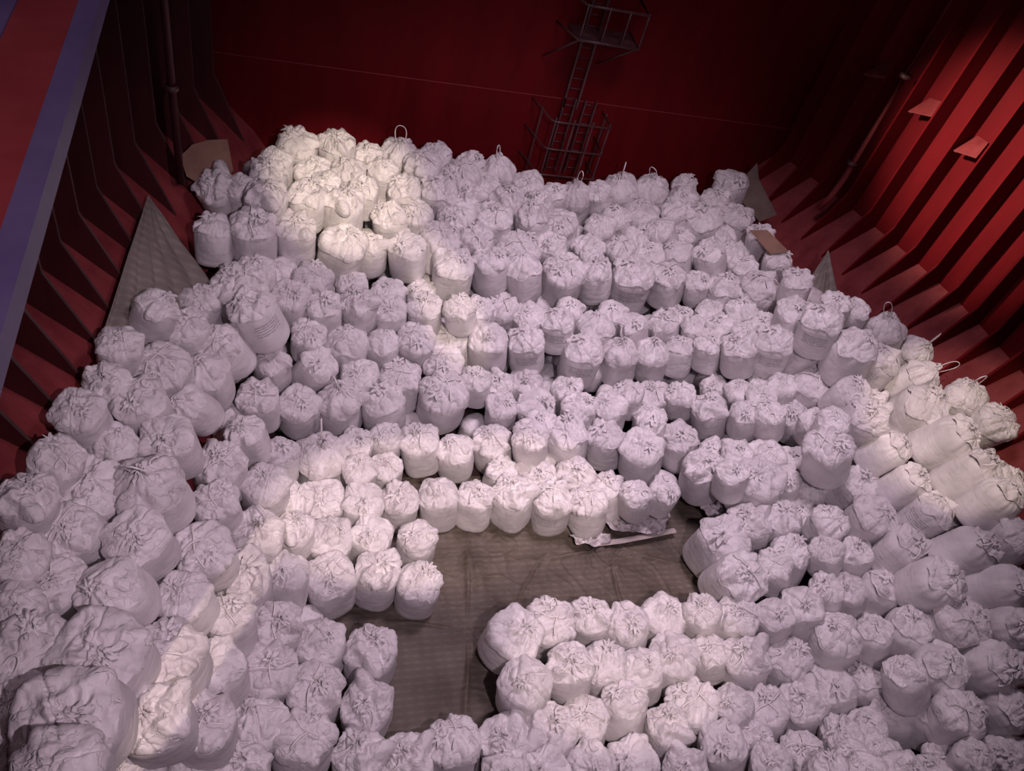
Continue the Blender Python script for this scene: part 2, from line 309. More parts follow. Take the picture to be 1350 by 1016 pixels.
tag(sheet('hanging_tarp', tri_sheet((15.77, 16.2, 5.08), (15.05, 15.5, 3.7), (16.2, 14.6, 3.8), 0.14, 4.0, 3), 40, 30, M_TARP2), 'small grey-green tarp peak rising behind the bags at the right wall', 'tarp')
def rot_board(name, pts, m, label, cat, th):
    b = MB(); n = (Vector(pts[1])-Vector(pts[0])).cross(Vector(pts[2])-Vector(pts[0])).normalized()*th
    b.prism(pts, n); return tag(b.build(name, m), label, cat)
rot_board('board', [(13.40, 17.0, 5.02), (13.80, 16.75, 5.24), (14.28, 16.0, 5.06), (13.88, 16.2, 4.78)], M_CARD, 'brown rectangular board lying tilted on the bags near the right wall', 'board', -0.04)
cp = [(-2.45, 18.55, 4.15), (-2.62, 19.0, 4.45), (-2.35, 19.35, 4.62), (-1.95, 19.6, 4.66), (-1.50, 19.8, 4.62), (-1.36, 19.5, 3.85), (-1.8, 18.9, 3.5)]
cp = [(x*.955, y*.955, 16.2-(16.2-z)*.955) for x, y, z in cp]
rot_board('cardboard_sheet', cp, M_CARD, 'curved brown cardboard sheet standing behind the far-left corner bags', 'cardboard', 0.015)
cp = [(15.55, 21.1, 5.05), (15.72, 20.8, 4.6), (16.35, 19.8, 3.9), (15.9, 19.9, 3.5), (15.2, 20.6, 3.9), (15.15, 20.9, 4.4)]
cp = [(x*.955, y*.955, 16.2-(16.2-z)*.955) for x, y, z in cp]
rot_board('cardboard_sheet', cp, M_OLIVE, 'dull olive sheet leaning in the far-right corner behind the bags', 'cardboard', 0.015)
b = MB(); b.tube([(7.75, 9.42, 0.16), (8.6, 9.5, 0.12), (9.5, 9.62, 0.13), (10.3, 9.75, 0.12)], 0.075, 4, flat=0.35); tag(b.build('batten', M_WOOD), 'pale flat batten lying along the fold of the floor tarp', 'batten')
def pl_sheet(cx, cy, rx_, ry_, z0, seed, amp):
    def fn(u, v_):
        a = u*2*math.pi; rr = v_*(0.85+0.35*noise.noise(Vector((math.cos(a)*1.5, math.sin(a)*1.5, seed))))
        x = cx+rx_*rr*math.cos(a); y = cy+ry_*rr*math.sin(a)
        return (x, y, z0+amp*rdg(x, y, seed, 2.2)**2+0.5*amp*rdg(x, y, seed+2, 5.5)**2)
    return fn
tag(sheet('plastic_sheet', pl_sheet(9.2, 10.25, 1.35, 0.62, 0.20, 3.0, 0.10), 90, 26, M_PLASTIC, 0.004), 'crumpled pale plastic sheet spread on the tarp behind the batten', 'plastic sheet')
tag(sheet('plastic_scrap', pl_sheet(7.75, 9.55, 0.62, 0.24, 0.17, 7.0, 0.12), 60, 16, M_PLASTIC, 0.004), 'small torn white plastic scrap at the tarp pucker before the front row', 'plastic sheet')
tag(sheet('plastic_scrap', pl_sheet(11.45, 10.1, 0.50, 0.36, 0.55, 11.0, 0.16), 60, 16, M_PLASTIC, 0.004), 'white crumpled sack scrap among bags at the tarp right end', 'plastic sheet')
# ------------------------------------------------------------------ the bulk bags
PROF = [(0.0, 0.0), (0.32, 0.0), (0.44, 0.012), (0.482, 0.05), (0.497, 0.12), (0.502, 0.26), (0.50, 0.44), (0.50, 0.64), (0.498, 0.80), (0.482, 0.905), (0.44, 0.975), (0.35, 1.02), (0.21, 1.045), (0.09, 1.055), (0.0, 1.06)]
def prof_at(L_):
    # arc-length table of the profile
    return L_
ARC = [0.0]
for p, q in zip(PROF, PROF[1:]): ARC.append(ARC[-1]+math.hypot(q[0]-p[0], q[1]-p[1]))
def arc(s, dome):
    s = max(0, min(ARC[-1]-1e-6, s)); i = 0
    while ARC[i+1] < s: i += 1
    t = (s-ARC[i])/(ARC[i+1]-ARC[i]); p, q = PROF[i], PROF[i+1]
    r = p[0]+(q[0]-p[0])*t; z = p[1]+(q[1]-p[1])*t
    dr, dz = q[0]-p[0], q[1]-p[1]; l = math.hypot(dr, dz)
    z += dome*max(0, 1-(r/0.46)**2) if z > 0.85 else 0
    return r, z, dz/l, -dr/l          # radius, height, outward normal (radial, vertical)
def ri(p, f, z): return 1-min(1, abs(noise.noise(Vector((p[0]*f, p[1]*f, p[2]*f+z))))*2.4)
def tri(x): return abs((x % 1)*2-1)*2-1
def creases(x, y, seed):                 # straight sharp folds as in crumpled cloth
    R = random.Random(seed*13.7); d = 0; wx = 0.05*noise.noise(Vector((x*3, y*3, seed))); wy = 0.05*noise.noise(Vector((x*3, y*3, seed+4)))
    for k in range(7):
        a = R.uniform(0, math.pi); f = R.uniform(1.3, 4.6); ph = R.uniform(0, 1); mx, my = R.uniform(-.5, .5), R.uniform(-.5, .5)
        m = noise.noise(Vector((x*2.2+mx*9, y*2.2+my*9, seed+k)))*1.8+0.45
        if m <= 0: continue
        d += min(1, m)*tri(((x+wx)*math.cos(a)+(y+wy)*math.sin(a))*f+ph)/f
    return d
def smooth01(x): x = max(0, min(1, x)); return x*x*(3-2*x)
class Bag:
    def __init__(s, seed, dome, crumple, pleat, square=0.03, capr=0.5, tuft=0.10, tuft_h=0.10, tuft_r=0.10, off=0.06, loops='x', printed=False, nth=84):
        s.__dict__.update(seed=seed, dome=dome, crumple=crumple, pleat=pleat, square=square, capr=capr, tuft=tuft, tuft_h=tuft_h, tuft_r=tuft_r, loops=loops, printed=printed, nth=nth)
        R = random.Random(seed); s.R = R; a = R.uniform(0, 6.28); s.cx, s.cy = off*math.cos(a), off*math.sin(a)
        s.kp = R.choice([7, 8, 9, 11]); s.ph = R.uniform(0, 6.28)
        s.cut = [(R.uniform(0, 6.28), R.uniform(.1, .2)) for _ in range(3)]
    def surf(s, r_arc, th, top=False, extra=0.0):
        r, z, nr, nz_ = arc(r_arc, s.dome); c, sn = math.cos(th), math.sin(th)
        p = (r*c, r*sn, z); sd = s.seed*3.7
        d = 0.022*noise.noise(Vector((p[0]*2.4, p[1]*2.4, p[2]*1.6+sd)))+0.006*noise.noise(Vector((p[0]*8, p[1]*8, p[2]*5+sd)))
        q = 1+s.square*math.cos(4*th+s.ph)
        up = smooth01((z-0.62)/0.28)
        # tension folds running up to the gather, and sagging folds on the side
        d += up*smooth01(r/0.3)*0.028*(ri((c*1.6, sn*1.6, z*0.8), 2.1, sd)-0.5)
        d -= 0.010*(1-up)*ri((c, sn, z*5.0), 1.3, sd+9)**5*smooth01(z*6)
        for zb in (0.27, 0.60):
            d -= 0.006*math.exp(-((z-zb-0.02*math.sin(th*2+sd))/0.012)**2)
        if z > 0.85:
            w = smooth01((0.47-r)/0.12)
            d -= w*s.crumple*(0.9*ri(p, 2.3, sd)**4+0.4*ri(p, 5.5, sd+3)**4)
        d += extra
        return (p[0]*q+nr*c*d, p[1]*q+nr*sn*d, z+nz_*d)
    def revolve(s, s0, s1, ns, nt, fn, cap0=False):
        v = []; f = []
        for i in range(ns+1):
            for j in range(nt): v.append(fn(s0+(s1-s0)*i/ns, i/ns, 2*math.pi*j/nt))
        for i in range(ns):
            for j in range(nt): f.append((i*nt+j, i*nt+(j+1) % nt, (i+1)*nt+(j+1) % nt, (i+1)*nt+j))
        return v, f
    def body(s, ns=44, nt=None):
        return s.revolve(0.02, ARC[-1]-0.01, ns, nt or s.nth, lambda a, t, th: s.surf(a, th))
    def cap(s):
        # crumpled gathered cloth lying over the shoulder
        sd = s.seed*5.1
        def fn(a, t, th):
            lim = s.capr*(1+0.16*noise.noise(Vector((math.cos(th)*1.7, math.sin(th)*1.7, sd)))+0.05*math.cos(4*th+s.ph+.6))
            lim = lim*(1+0.10*max(0, math.cos(2*(th-s.cut[0][0])))**8)
            rho = t; arc_s = ARC[-1]-0.004-rho*lim
            r, z, nr, nz_ = arc(arc_s, s.dome); c, sn = math.cos(th), math.sin(th)
            p = (r*c, r*sn, z)
            x, y = p[0]-s.cx, p[1]-s.cy; rr = math.hypot(x, y); at = math.atan2(y, x)
            warp = 0.9*noise.noise(Vector((x*3, y*3, sd+7)))
            fold = abs(((at*s.kp/(2*math.pi)+warp) % 1)*2-1)
            win = smooth01(rr/0.08)*(1-smooth01((rr-0.16)/0.22)*0.72)
            d = 0.016+s.pleat*(fold-0.45)*win
            d += s.crumple*(2.0*creases(x, y, s.seed)+0.5-0.55*ri((x, y, 0), 2.6, sd)**6-0.25*ri((x, y, 0), 8.0, sd+2)**4)*(0.4+0.6*smooth01(rr/0.15))
            edge = smooth01((rho-0.86)/0.14); d = d*(1-edge*0.35)+edge*0.012*(1+1.5*noise.noise(Vector((c*3, sn*3, sd+5))))
            ang, dep = s.cut[1]; gx, gy = math.cos(ang), math.sin(ang); side = x*gx+y*gy
            d -= 0.05*math.exp(-((side-dep)/0.018)**2)*smooth01((rr)/0.1)*(0.5+0.5*noise.noise(Vector((x*4, y*4, 3))))
            ang, dep = s.cut[2]; side = x*math.cos(ang)+y*math.sin(ang)
            d -= 0.045*math.exp(-((side-dep)/0.014)**2)*smooth01(rr/0.1)
            d = max(d, 0.010-0.02*(1-edge))
            q = 1+s.square*math.cos(4*th+s.ph)
            return (p[0]*q+nr*c*d, p[1]*q+nr*sn*d, z+nz_*d)
        return s.revolve(0, 1, 40, 124, fn)
    def topz(s, x, y):
        r = min(0.5, math.hypot(x, y)); k = len(PROF)-1
        while k > 8 and PROF[k][0] < r: k -= 1
        p, q = PROF[k], PROF[k+1] if k+1 < len(PROF) else PROF[k]
        t = 0 if q[0] == p[0] else (r-p[0])/(q[0]-p[0]); z = p[1]+(q[1]-p[1])*max(0, min(1, t))
        return z+s.dome*max(0, 1-(r/0.46)**2)
    def tuft_mesh(s):
        R = s.R; base = Vector((s.cx, s.cy, s.topz(s.cx, s.cy)-0.01)); a = R.uniform(0, 6.28); lean = Vector((math.cos(a), math.sin(a), 0))*s.tuft
        k = R.choice([5, 6, 7]); sd = s.seed*2.3
        def fn(q, t, th):
            if t < 0.45: rr = s.tuft_r*(1.2-1.5*t)
            else: rr = s.tuft_r*(0.52+1.1*(t-0.45))
            rr *= 1+(0.22+0.35*t)*math.sin(k*th+sd+2.5*t)+0.25*noise.noise(Vector((math.cos(th)*2, math.sin(th)*2, t*3+sd)))
            h = s.tuft_h*(t*1.5 if t < 0.7 else 1.05-(t-0.7)*1.0)
            cc = base+lean*(t**1.6)
            return (cc.x+rr*math.cos(th), cc.y+rr*math.sin(th), cc.z+h+0.2*s.tuft_h*math.sin(k*th+sd)*t)
        return s.revolve(0, 1, 14, 40, fn)
    def strap_meshes(s):
        out = []; R = s.R
        if s.loops == '': return out
        a0 = R.uniform(0, math.pi)
        def ribbon(pts, w=0.015, th=0.25):
            m = MB(); m.tube(pts, w, 6, flat=th); return m
        if 'x' in s.loops:
            for q in range(2):
                a = a0+q*(1.3+R.uniform(-.2, .2)); o = R.uniform(-0.10, 0.10); pts = []
                r0, r1 = (-0.44, 0.40) if q == 0 else (-0.36, 0.30)
                for i in range(25):
                    t = i/24; u = r0+(r1-r0)*t; wv = o+0.05*math.sin(t*5+q*2)
                    x = u*math.cos(a)-wv*math.sin(a); y = u*math.sin(a)+wv*math.cos(a)
                    pts.append((x, y, s.topz(x, y)+0.045+s.crumple*0.5+0.02*math.sin(t*math.pi*3)))
                out.append(ribbon(pts))
        if 'o' in s.loops:                      # a slack loop flopped over the edge
            a = R.uniform(0, 6.28); pts = []
            for i in range(21):
                t = i/20*2*math.pi*0.86; x = 0.33*math.cos(a)+0.13*math.cos(t)*math.cos(a)-0.09*math.sin(t)*math.sin(a); y = 0.33*math.sin(a)+0.13*math.cos(t)*math.sin(a)+0.09*math.sin(t)*math.cos(a)
                pts.append((x, y, s.topz(x, y)+0.06+0.035*math.sin(t)))
            out.append(ribbon(pts, 0.017))
        if 'u' in s.loops:                      # a loop standing up
            a = R.uniform(0, 6.28); hh = R.uniform(0.36, 0.56); wd = R.uniform(0.10, 0.16); pts = []
            for i in range(25):
                t = i/24; u = (t-0.5)*2; x = s.cx+wd*math.sin(u*2.4)*(1 if abs(u) < 2 else 1)*math.cos(a)+0.05; y = s.cy+wd*math.sin(u*2.4)*math.sin(a)
                pts.append((x+0.10*(1-u*u), y, s.topz(s.cx, s.cy)+hh*(1-abs(u)**2.2)))
            out.append(ribbon(pts, 0.016, 0.5))
        return out
    def print_mesh(s):
        m = MB(); R = random.Random(s.seed+99)
        for row in range(5):
            z = 0.74-row*0.058; a = -0.62
            while a < 0.55:
                l = R.uniform(0.08, 0.34); e = min(0.6, a+l); n = max(2, int((e-a)/0.06)+1); v = []; f = []
                for i in range(n+1):
                    th = a+(e-a)*i/n-math.pi/2
                    for dz in (-0.007, 0.007):
                        aa = next_arc(z+dz); p = s.surf(aa, th, extra=0.004); v.append(p)
                for i in range(n): f.append((2*i, 2*i+2, 2*i+3, 2*i+1))
                m.add(v, f); a = e+R.uniform(0.03, 0.06)
        return m
    def make(s, name):
        v, f = s.body(); root = link(name, v, f, M_BODY)
        v, f = s.cap(); link('gathered_top', v, f, M_CAP, root)
        v, f = s.tuft_mesh(); link('tied_spout', v, f, M_CAP, root)
        for m in s.strap_meshes(): m.build('lifting_strap', M_STRAP, root, True)
        if s.printed: s.print_mesh().build('printed_text', M_PRINT, root, True)
        return root
def next_arc(z):
    for i in range(len(PROF)-1):
        if PROF[i][1] <= z <= PROF[i+1][1] and PROF[i][0] > 0.4:
            t = (z-PROF[i][1])/(PROF[i+1][1]-PROF[i][1]); return ARC[i]+(ARC[i+1]-ARC[i])*t
    return ARC[7]
KINDS = [Bag(1, 0.05, 0.05, 0.035, loops='x', off=0.05), Bag(2, 0.07, 0.055, 0.03, loops='o', off=0.16, tuft=0.14), Bag(3, 0.04, 0.05, 0.05, capr=0.56, loops='', off=0.10, tuft_h=0.06),
         Bag(4, 0.08, 0.065, 0.03, capr=0.50, loops='o', off=0.07), Bag(5, 0.06, 0.045, 0.04, loops='', square=0.05, off=0.12, tuft=0.16), Bag(6, 0.05, 0.06, 0.04, capr=0.62, loops='x', tuft_h=0.05, off=0.2),
         Bag(7, 0.10, 0.045, 0.03, loops='', tuft_r=0.07, off=0.15), Bag(8, 0.06, 0.07, 0.03, loops='o', tuft_r=0.13, off=0.05, tuft=0.15),
         Bag(9, 0.16, 0.045, 0.06, capr=0.62, loops='uo', tuft_h=0.16, tuft_r=0.08, tuft=0.04), Bag(10, 0.20, 0.045, 0.07, capr=0.66, loops='u', tuft_h=0.18, tuft_r=0.07, tuft=0.05, off=0.03),
         Bag(11, 0.06, 0.055, 0.035, loops='', printed=True, off=0.1), Bag(12, 0.09, 0.06, 0.03, capr=0.48, loops='x', printed=True, off=0.14),
         Bag(13, 0.12, 0.05, 0.03, capr=0.40, loops='', off=0.05, tuft_h=0.08), Bag(14, 0.14, 0.055, 0.04, capr=0.37, loops='o', off=0.12, tuft=0.12)]
# x, y, z of the base; axis x, y, z; radius; height factor; kind; turn about its own axis; label
BAGS = [
(0.38,19.79,3.75,-0.06,-0.18,0.98,0.558,1.08,4,4.66,'white bulk bag, leftmost in the back row under the bulkhead, left-centre'),
(1.52,19.74,4.00,-0.16,-0.18,0.97,0.519,1.08,0,5.28,'white bulk bag, second from left in the back row under the bulkhead, left-centre'),
(-0.34,18.08,3.97,-0.08,-0.18,0.98,0.471,1.08,7,5.45,'white bulk bag, the one in the back row under the bulkhead, left'),
(-1.05,17.70,3.83,-0.03,-0.18,0.98,0.424,1.08,6,3.41,'white bulk bag, third from left in the second step from the bulkhead, left'),
(-0.48,17.22,3.72,0.05,-0.17,0.98,0.539,1.08,3,0.08,'white bulk bag, rightmost in the second step from the bulkhead, left'),
(-1.35,17.94,3.53,-0.30,-0.25,0.92,0.544,1.08,3,2.56,'white leaning bulk bag, leftmost in the second step from the bulkhead, left'),
(1.77,18.96,3.72,-0.09,-0.17,0.98,0.482,1.08,6,1.00,'white bulk bag, third from left in the back row under the bulkhead, left-centre'),
(0.58,17.63,3.62,-0.03,-0.16,0.99,0.516,1.08,1,0.87,'white bulk bag, second from left in the second step from the bulkhead, left-centre'),
(-1.62,16.00,3.49,-0.01,0.10,1.00,0.462,1.08,7,0.80,'white bulk bag, second from left in the second step from the bulkhead, left'),
(-0.71,16.35,3.39,0.00,-0.17,0.99,0.564,1.08,0,6.11,'white bulk bag, fourth from left in the second step from the bulkhead, left'),
(0.31,16.79,3.16,-0.02,-0.17,0.99,0.528,1.08,0,1.32,'white bulk bag, leftmost in the second step from the bulkhead, left-centre'),
(1.54,17.62,3.50,-0.03,-0.17,0.98,0.525,1.08,3,6.03,'white bulk bag, third from left in the second step from the bulkhead, left-centre'),
(1.42,16.81,2.70,0.09,-0.19,0.98,0.606,1.08,2,5.48,'white bulk bag, second from left in the upper steps, left-centre'),
(2.11,18.24,3.70,-0.10,-0.16,0.98,0.433,1.08,3,3.39,'white bulk bag, fourth from left in the second step from the bulkhead, left-centre'),
(2.32,17.04,2.64,-0.04,-0.03,1.00,0.435,1.08,3,1.14,'white bulk bag, third from left in the upper steps, left-centre'),
(0.77,15.77,2.48,-0.05,-0.15,0.99,0.488,1.08,5,2.61,'white bulk bag, leftmost in the upper steps, left-centre'),
(3.25,20.21,3.54,-0.05,-0.18,0.98,0.555,1.08,8,1.66,'white peak-topped bulk bag, fifth from left in the back row under the bulkhead, left-centre'),
(3.96,19.51,3.69,-0.18,-0.16,0.97,0.548,1.08,0,3.74,'white bulk bag, rightmost in the back row under the bulkhead, left-centre'),
(5.18,19.51,3.45,-0.23,-0.15,0.96,0.561,1.08,5,5.14,'white bulk bag, leftmost in the back row under the bulkhead, centre'),
(6.49,20.28,3.36,-0.21,-0.14,0.97,0.512,1.08,9,4.37,'white peak-topped bulk bag, rightmost in the back row under the bulkhead, centre'),
(8.98,19.83,2.96,-0.18,-0.13,0.97,0.527,1.08,9,5.31,'white peak-topped bulk bag, rightmost in the second step from the bulkhead, centre'),
(3.36,18.63,3.52,-0.17,-0.16,0.97,0.491,1.08,10,6.23,'white printed bulk bag, sixth from left in the second step from the bulkhead, left-centre'),
(2.72,19.10,3.82,-0.13,-0.16,0.98,0.446,1.08,6,3.63,'white bulk bag, fourth from left in the back row under the bulkhead, left-centre'),
(4.22,18.75,3.40,-0.02,-0.18,0.98,0.544,1.08,10,6.22,'white printed bulk bag, leftmost in the second step from the bulkhead, centre'),
(6.64,19.00,3.18,-0.29,-0.12,0.95,0.523,1.08,3,5.84,'white bulk bag, fourth from left in the second step from the bulkhead, centre'),
(4.95,18.09,3.12,-0.24,-0.14,0.96,0.521,1.08,5,5.61,'white bulk bag, second from left in the second step from the bulkhead, centre'),
(2.96,17.73,3.18,-0.22,-0.16,0.96,0.480,1.08,11,6.12,'white printed bulk bag, fifth from left in the second step from the bulkhead, left-centre'),
(3.65,17.94,3.31,-0.13,-0.16,0.98,0.424,1.08,5,5.40,'white bulk bag, rightmost in the second step from the bulkhead, left-centre'),
(5.94,18.20,2.98,-0.09,-0.16,0.98,0.554,1.08,0,2.72,'white bulk bag, third from left in the second step from the bulkhead, centre'),
(7.27,18.27,3.16,-0.30,-0.11,0.95,0.494,1.08,1,1.31,'white bulk bag, fifth from left in the second step from the bulkhead, centre'),
(8.26,18.39,2.92,-0.26,-0.11,0.96,0.506,1.08,5,5.77,'white bulk bag, sixth from left in the second step from the bulkhead, centre'),
(4.24,17.36,2.69,-0.04,-0.07,1.00,0.557,1.08,5,1.73,'white bulk bag, leftmost in the upper steps, centre'),
(5.41,17.37,2.86,-0.24,-0.13,0.96,0.517,1.08,1,1.96,'white bulk bag, third from left in the upper steps, centre'),
(6.67,17.62,2.30,-0.08,-0.16,0.98,0.628,1.08,5,1.92,'white bulk bag, fifth from left in the upper steps, centre'),
(7.77,17.69,2.59,-0.16,-0.13,0.98,0.498,1.08,1,3.94,'white bulk bag, seventh from left in the upper steps, centre'),
(3.44,17.03,2.63,-0.20,-0.15,0.97,0.523,1.08,4,6.26,'white bulk bag, rightmost in the upper steps, left-centre'),
(4.60,16.50,2.47,-0.10,-0.12,0.99,0.569,1.08,2,4.52,'white bulk bag, second from left in the upper steps, centre'),
(5.70,16.49,2.69,-0.20,-0.05,0.98,0.510,1.08,1,6.20,'white bulk bag, fourth from left in the upper steps, centre'),
(6.74,16.53,2.49,-0.24,-0.09,0.97,0.553,1.08,6,0.20,'white bulk bag, sixth from left in the upper steps, centre'),
(8.00,16.85,2.17,-0.09,-0.15,0.98,0.605,1.08,5,5.19,'white bulk bag, rightmost in the upper steps, centre'),
(9.16,16.89,2.29,-0.26,-0.06,0.96,0.535,1.08,7,4.09,'white bulk bag, leftmost in the upper steps, right-centre'),
(10.32,16.96,2.02,-0.14,-0.13,0.98,0.651,1.08,10,6.08,'white printed bulk bag, third from left in the upper steps, right-centre'),
(11.48,16.72,2.35,-0.25,-0.06,0.97,0.546,1.08,0,5.03,'white bulk bag, fourth from left in the upper steps, right-centre'),
(10.69,20.00,3.23,-0.31,-0.07,0.95,0.562,1.08,8,6.16,'white peak-topped bulk bag, second from left in the second step from the bulkhead, right-centre'),
(11.59,19.86,3.41,-0.27,-0.07,0.96,0.538,1.08,8,3.96,'white peak-topped bulk bag, fourth from left in the second step from the bulkhead, right-centre'),
(14.23,19.93,3.89,-0.17,-0.10,0.98,0.550,1.08,4,0.89,'white bulk bag, the one in the back row under the bulkhead, right'),
(11.22,19.09,2.96,-0.32,-0.06,0.95,0.558,1.08,2,6.13,'white bulk bag, third from left in the second step from the bulkhead, right-centre'),
(13.04,18.77,2.99,-0.17,-0.11,0.98,0.657,1.08,7,6.03,'white bulk bag, rightmost in the second step from the bulkhead, right-centre'),
(9.57,18.40,2.94,-0.28,-0.08,0.96,0.490,1.08,2,0.71,'white bulk bag, leftmost in the second step from the bulkhead, right-centre'),
(14.16,18.58,3.53,-0.21,-0.07,0.97,0.512,1.08,2,3.94,'white bulk bag, the one in the second step from the bulkhead, right'),
(14.29,17.24,3.95,-0.31,-0.04,0.95,0.424,1.08,7,5.45,'white bulk bag, leftmost in the upper steps, right'),
(11.70,18.09,3.32,-0.61,0.00,0.79,0.471,1.08,2,0.56,'white leaning bulk bag, fifth from left in the second step from the bulkhead, right-centre'),
(10.17,17.77,2.66,-0.30,-0.07,0.95,0.466,1.08,5,3.51,'white bulk bag, second from left in the upper steps, right-centre'),
(11.97,17.37,2.92,-0.39,-0.01,0.92,0.468,1.08,4,4.83,'white leaning bulk bag, fifth from left in the upper steps, right-centre'),
(12.95,16.99,3.26,-0.50,0.04,0.86,0.489,1.08,4,6.01,'white leaning bulk bag, seventh from left in the upper steps, right-centre'),
(14.42,16.16,3.86,-0.28,-0.04,0.96,0.424,1.08,4,2.05,'white bulk bag, third from left in the upper steps, right'),
(-2.75,12.89,3.84,0.30,0.01,0.95,0.432,1.08,4,2.91,'white bulk bag, leftmost in the upper middle steps, left'),
(-1.78,14.19,3.03,-0.07,-0.17,0.98,0.424,1.08,5,2.18,'white bulk bag, third from left in the upper middle steps, left'),
(-1.09,14.76,2.76,0.13,-0.16,0.98,0.616,1.08,5,4.63,'white bulk bag, the one in the upper steps, left'),
(-0.29,13.67,3.02,-0.36,0.02,0.93,0.544,1.08,11,0.60,'white printed bulk bag, fifth from left in the upper middle steps, left'),
(-2.03,13.30,2.87,0.00,-0.15,0.99,0.506,1.08,7,6.13,'white bulk bag, second from left in the upper middle steps, left'),
(-0.94,13.23,2.64,-0.45,-0.22,0.87,0.498,1.08,5,3.25,'white leaning bulk bag, fourth from left in the upper middle steps, left'),
(-3.10,11.70,3.98,0.12,-0.12,0.98,0.424,1.08,2,1.25,'white bulk bag, the one in the upper middle steps, far left'),
(-2.28,11.77,3.17,-0.02,-0.15,0.99,0.529,1.08,5,5.89,'white bulk bag, leftmost in the middle steps, left'),
(-3.12,10.85,3.83,-0.00,-0.15,0.99,0.424,1.08,7,1.78,'white bulk bag, second from left in the middle steps, far left'),
(-2.49,10.61,3.47,-0.07,-0.17,0.98,0.509,1.08,1,4.52,'white bulk bag, rightmost in the middle steps, far left'),
(-1.49,12.35,2.42,-0.09,-0.16,0.98,0.517,1.08,6,1.08,'white bulk bag, third from left in the middle steps, left'),
(-1.47,11.17,3.06,-0.44,-0.27,0.85,0.424,1.08,6,1.90,'white leaning bulk bag, second from left in the middle steps, left'),
(-0.19,13.51,1.74,-0.04,-0.14,0.99,0.424,1.08,4,4.52,'white bulk bag, rightmost in the middle steps, left'),
(-0.44,12.56,1.40,-0.09,-0.14,0.99,0.500,1.08,0,1.23,'white bulk bag, fourth from left in the middle steps, left'),
(0.27,15.14,2.37,-0.09,-0.16,0.98,0.476,1.08,2,3.96,'white bulk bag, rightmost in the upper middle steps, left'),
(1.02,15.05,2.22,-0.04,-0.15,0.99,0.464,1.08,0,6.20,'white bulk bag, second from left in the upper middle steps, left-centre'),
(1.98,15.30,2.09,-0.11,-0.14,0.98,0.495,1.08,3,1.04,'white bulk bag, fourth from left in the upper middle steps, left-centre'),
(2.85,15.32,1.98,-0.15,-0.14,0.98,0.443,1.08,2,3.03,'white bulk bag, sixth from left in the upper middle steps, left-centre'),
(3.79,15.47,1.90,-0.14,-0.14,0.98,0.493,1.08,0,2.61,'white bulk bag, rightmost in the upper middle steps, left-centre'),
(4.74,15.08,2.40,-0.30,-0.12,0.95,0.425,1.08,5,2.39,'white bulk bag, leftmost in the upper middle steps, centre'),
(0.63,14.43,1.85,0.02,-0.15,0.99,0.439,1.08,5,0.00,'white bulk bag, leftmost in the upper middle steps, left-centre'),
(1.72,14.63,1.16,-0.11,-0.14,0.98,0.577,1.08,6,5.98,'white bulk bag, third from left in the upper middle steps, left-centre'),
(2.68,14.65,1.35,-0.15,-0.14,0.98,0.462,1.08,6,5.44,'white bulk bag, fifth from left in the upper middle steps, left-centre'),
(3.52,14.72,1.39,-0.09,-0.14,0.99,0.509,1.08,5,6.06,'white bulk bag, seventh from left in the upper middle steps, left-centre'),
(4.35,14.26,0.93,-0.16,-0.10,0.98,0.536,1.08,5,5.97,'white bulk bag, leftmost in the middle steps, centre'),
(0.59,13.82,1.47,0.34,-0.28,0.90,0.475,1.08,4,6.02,'white leaning bulk bag, second from left in the middle steps, left-centre'),
(1.98,13.77,0.95,-0.07,-0.11,0.99,0.491,1.08,2,2.63,'white bulk bag, fourth from left in the middle steps, left-centre'),
(3.15,13.95,0.61,-0.15,-0.12,0.98,0.567,1.08,5,2.94,'white bulk bag, rightmost in the middle steps, left-centre'),
(1.51,12.97,0.66,-0.11,-0.00,0.99,0.537,1.08,8,3.74,'white peak-topped bulk bag, third from left in the middle steps, left-centre'),
(2.65,13.03,0.56,-0.15,-0.02,0.99,0.570,1.08,7,6.01,'white bulk bag, fifth from left in the middle steps, left-centre'),
(0.48,12.78,0.93,-0.06,-0.13,0.99,0.502,1.08,2,3.82,'white bulk bag, leftmost in the middle steps, left-centre'),
(4.13,13.34,0.59,-0.03,-0.13,0.99,0.625,1.08,5,5.16,'white bulk bag, second from left in the middle steps, centre'),
(5.09,13.55,1.17,-0.16,-0.09,0.98,0.424,1.08,0,2.40,'white bulk bag, third from left in the middle steps, centre'),
(6.20,15.92,1.63,-0.26,-0.11,0.96,0.499,1.08,5,3.55,'white bulk bag, third from left in the upper middle steps, centre'),
(6.92,15.55,1.69,-0.23,-0.10,0.97,0.476,1.08,2,2.04,'white bulk bag, fifth from left in the upper middle steps, centre'),
(5.61,14.74,1.33,-0.19,-0.11,0.98,0.567,1.08,6,2.70,'white bulk bag, second from left in the upper middle steps, centre'),
(6.77,14.69,1.36,-0.25,-0.04,0.97,0.533,1.08,10,6.12,'white printed bulk bag, fourth from left in the upper middle steps, centre'),
(6.62,14.19,0.36,-0.00,-0.16,0.99,0.519,1.08,6,2.41,'white bulk bag, fifth from left in the middle steps, centre'),
(7.65,15.13,1.77,-0.19,0.01,0.98,0.497,1.08,10,5.89,'white printed bulk bag, rightmost in the upper middle steps, centre'),
(8.85,15.38,1.40,-0.10,-0.13,0.99,0.557,1.08,6,0.12,'white bulk bag, second from left in the upper middle steps, right-centre'),
(10.18,15.28,1.84,-0.36,-0.03,0.93,0.424,1.08,4,0.90,'white leaning bulk bag, fourth from left in the upper middle steps, right-centre'),
(11.28,15.37,1.76,-0.40,-0.00,0.92,0.478,1.08,0,0.77,'white leaning bulk bag, sixth from left in the upper middle steps, right-centre'),
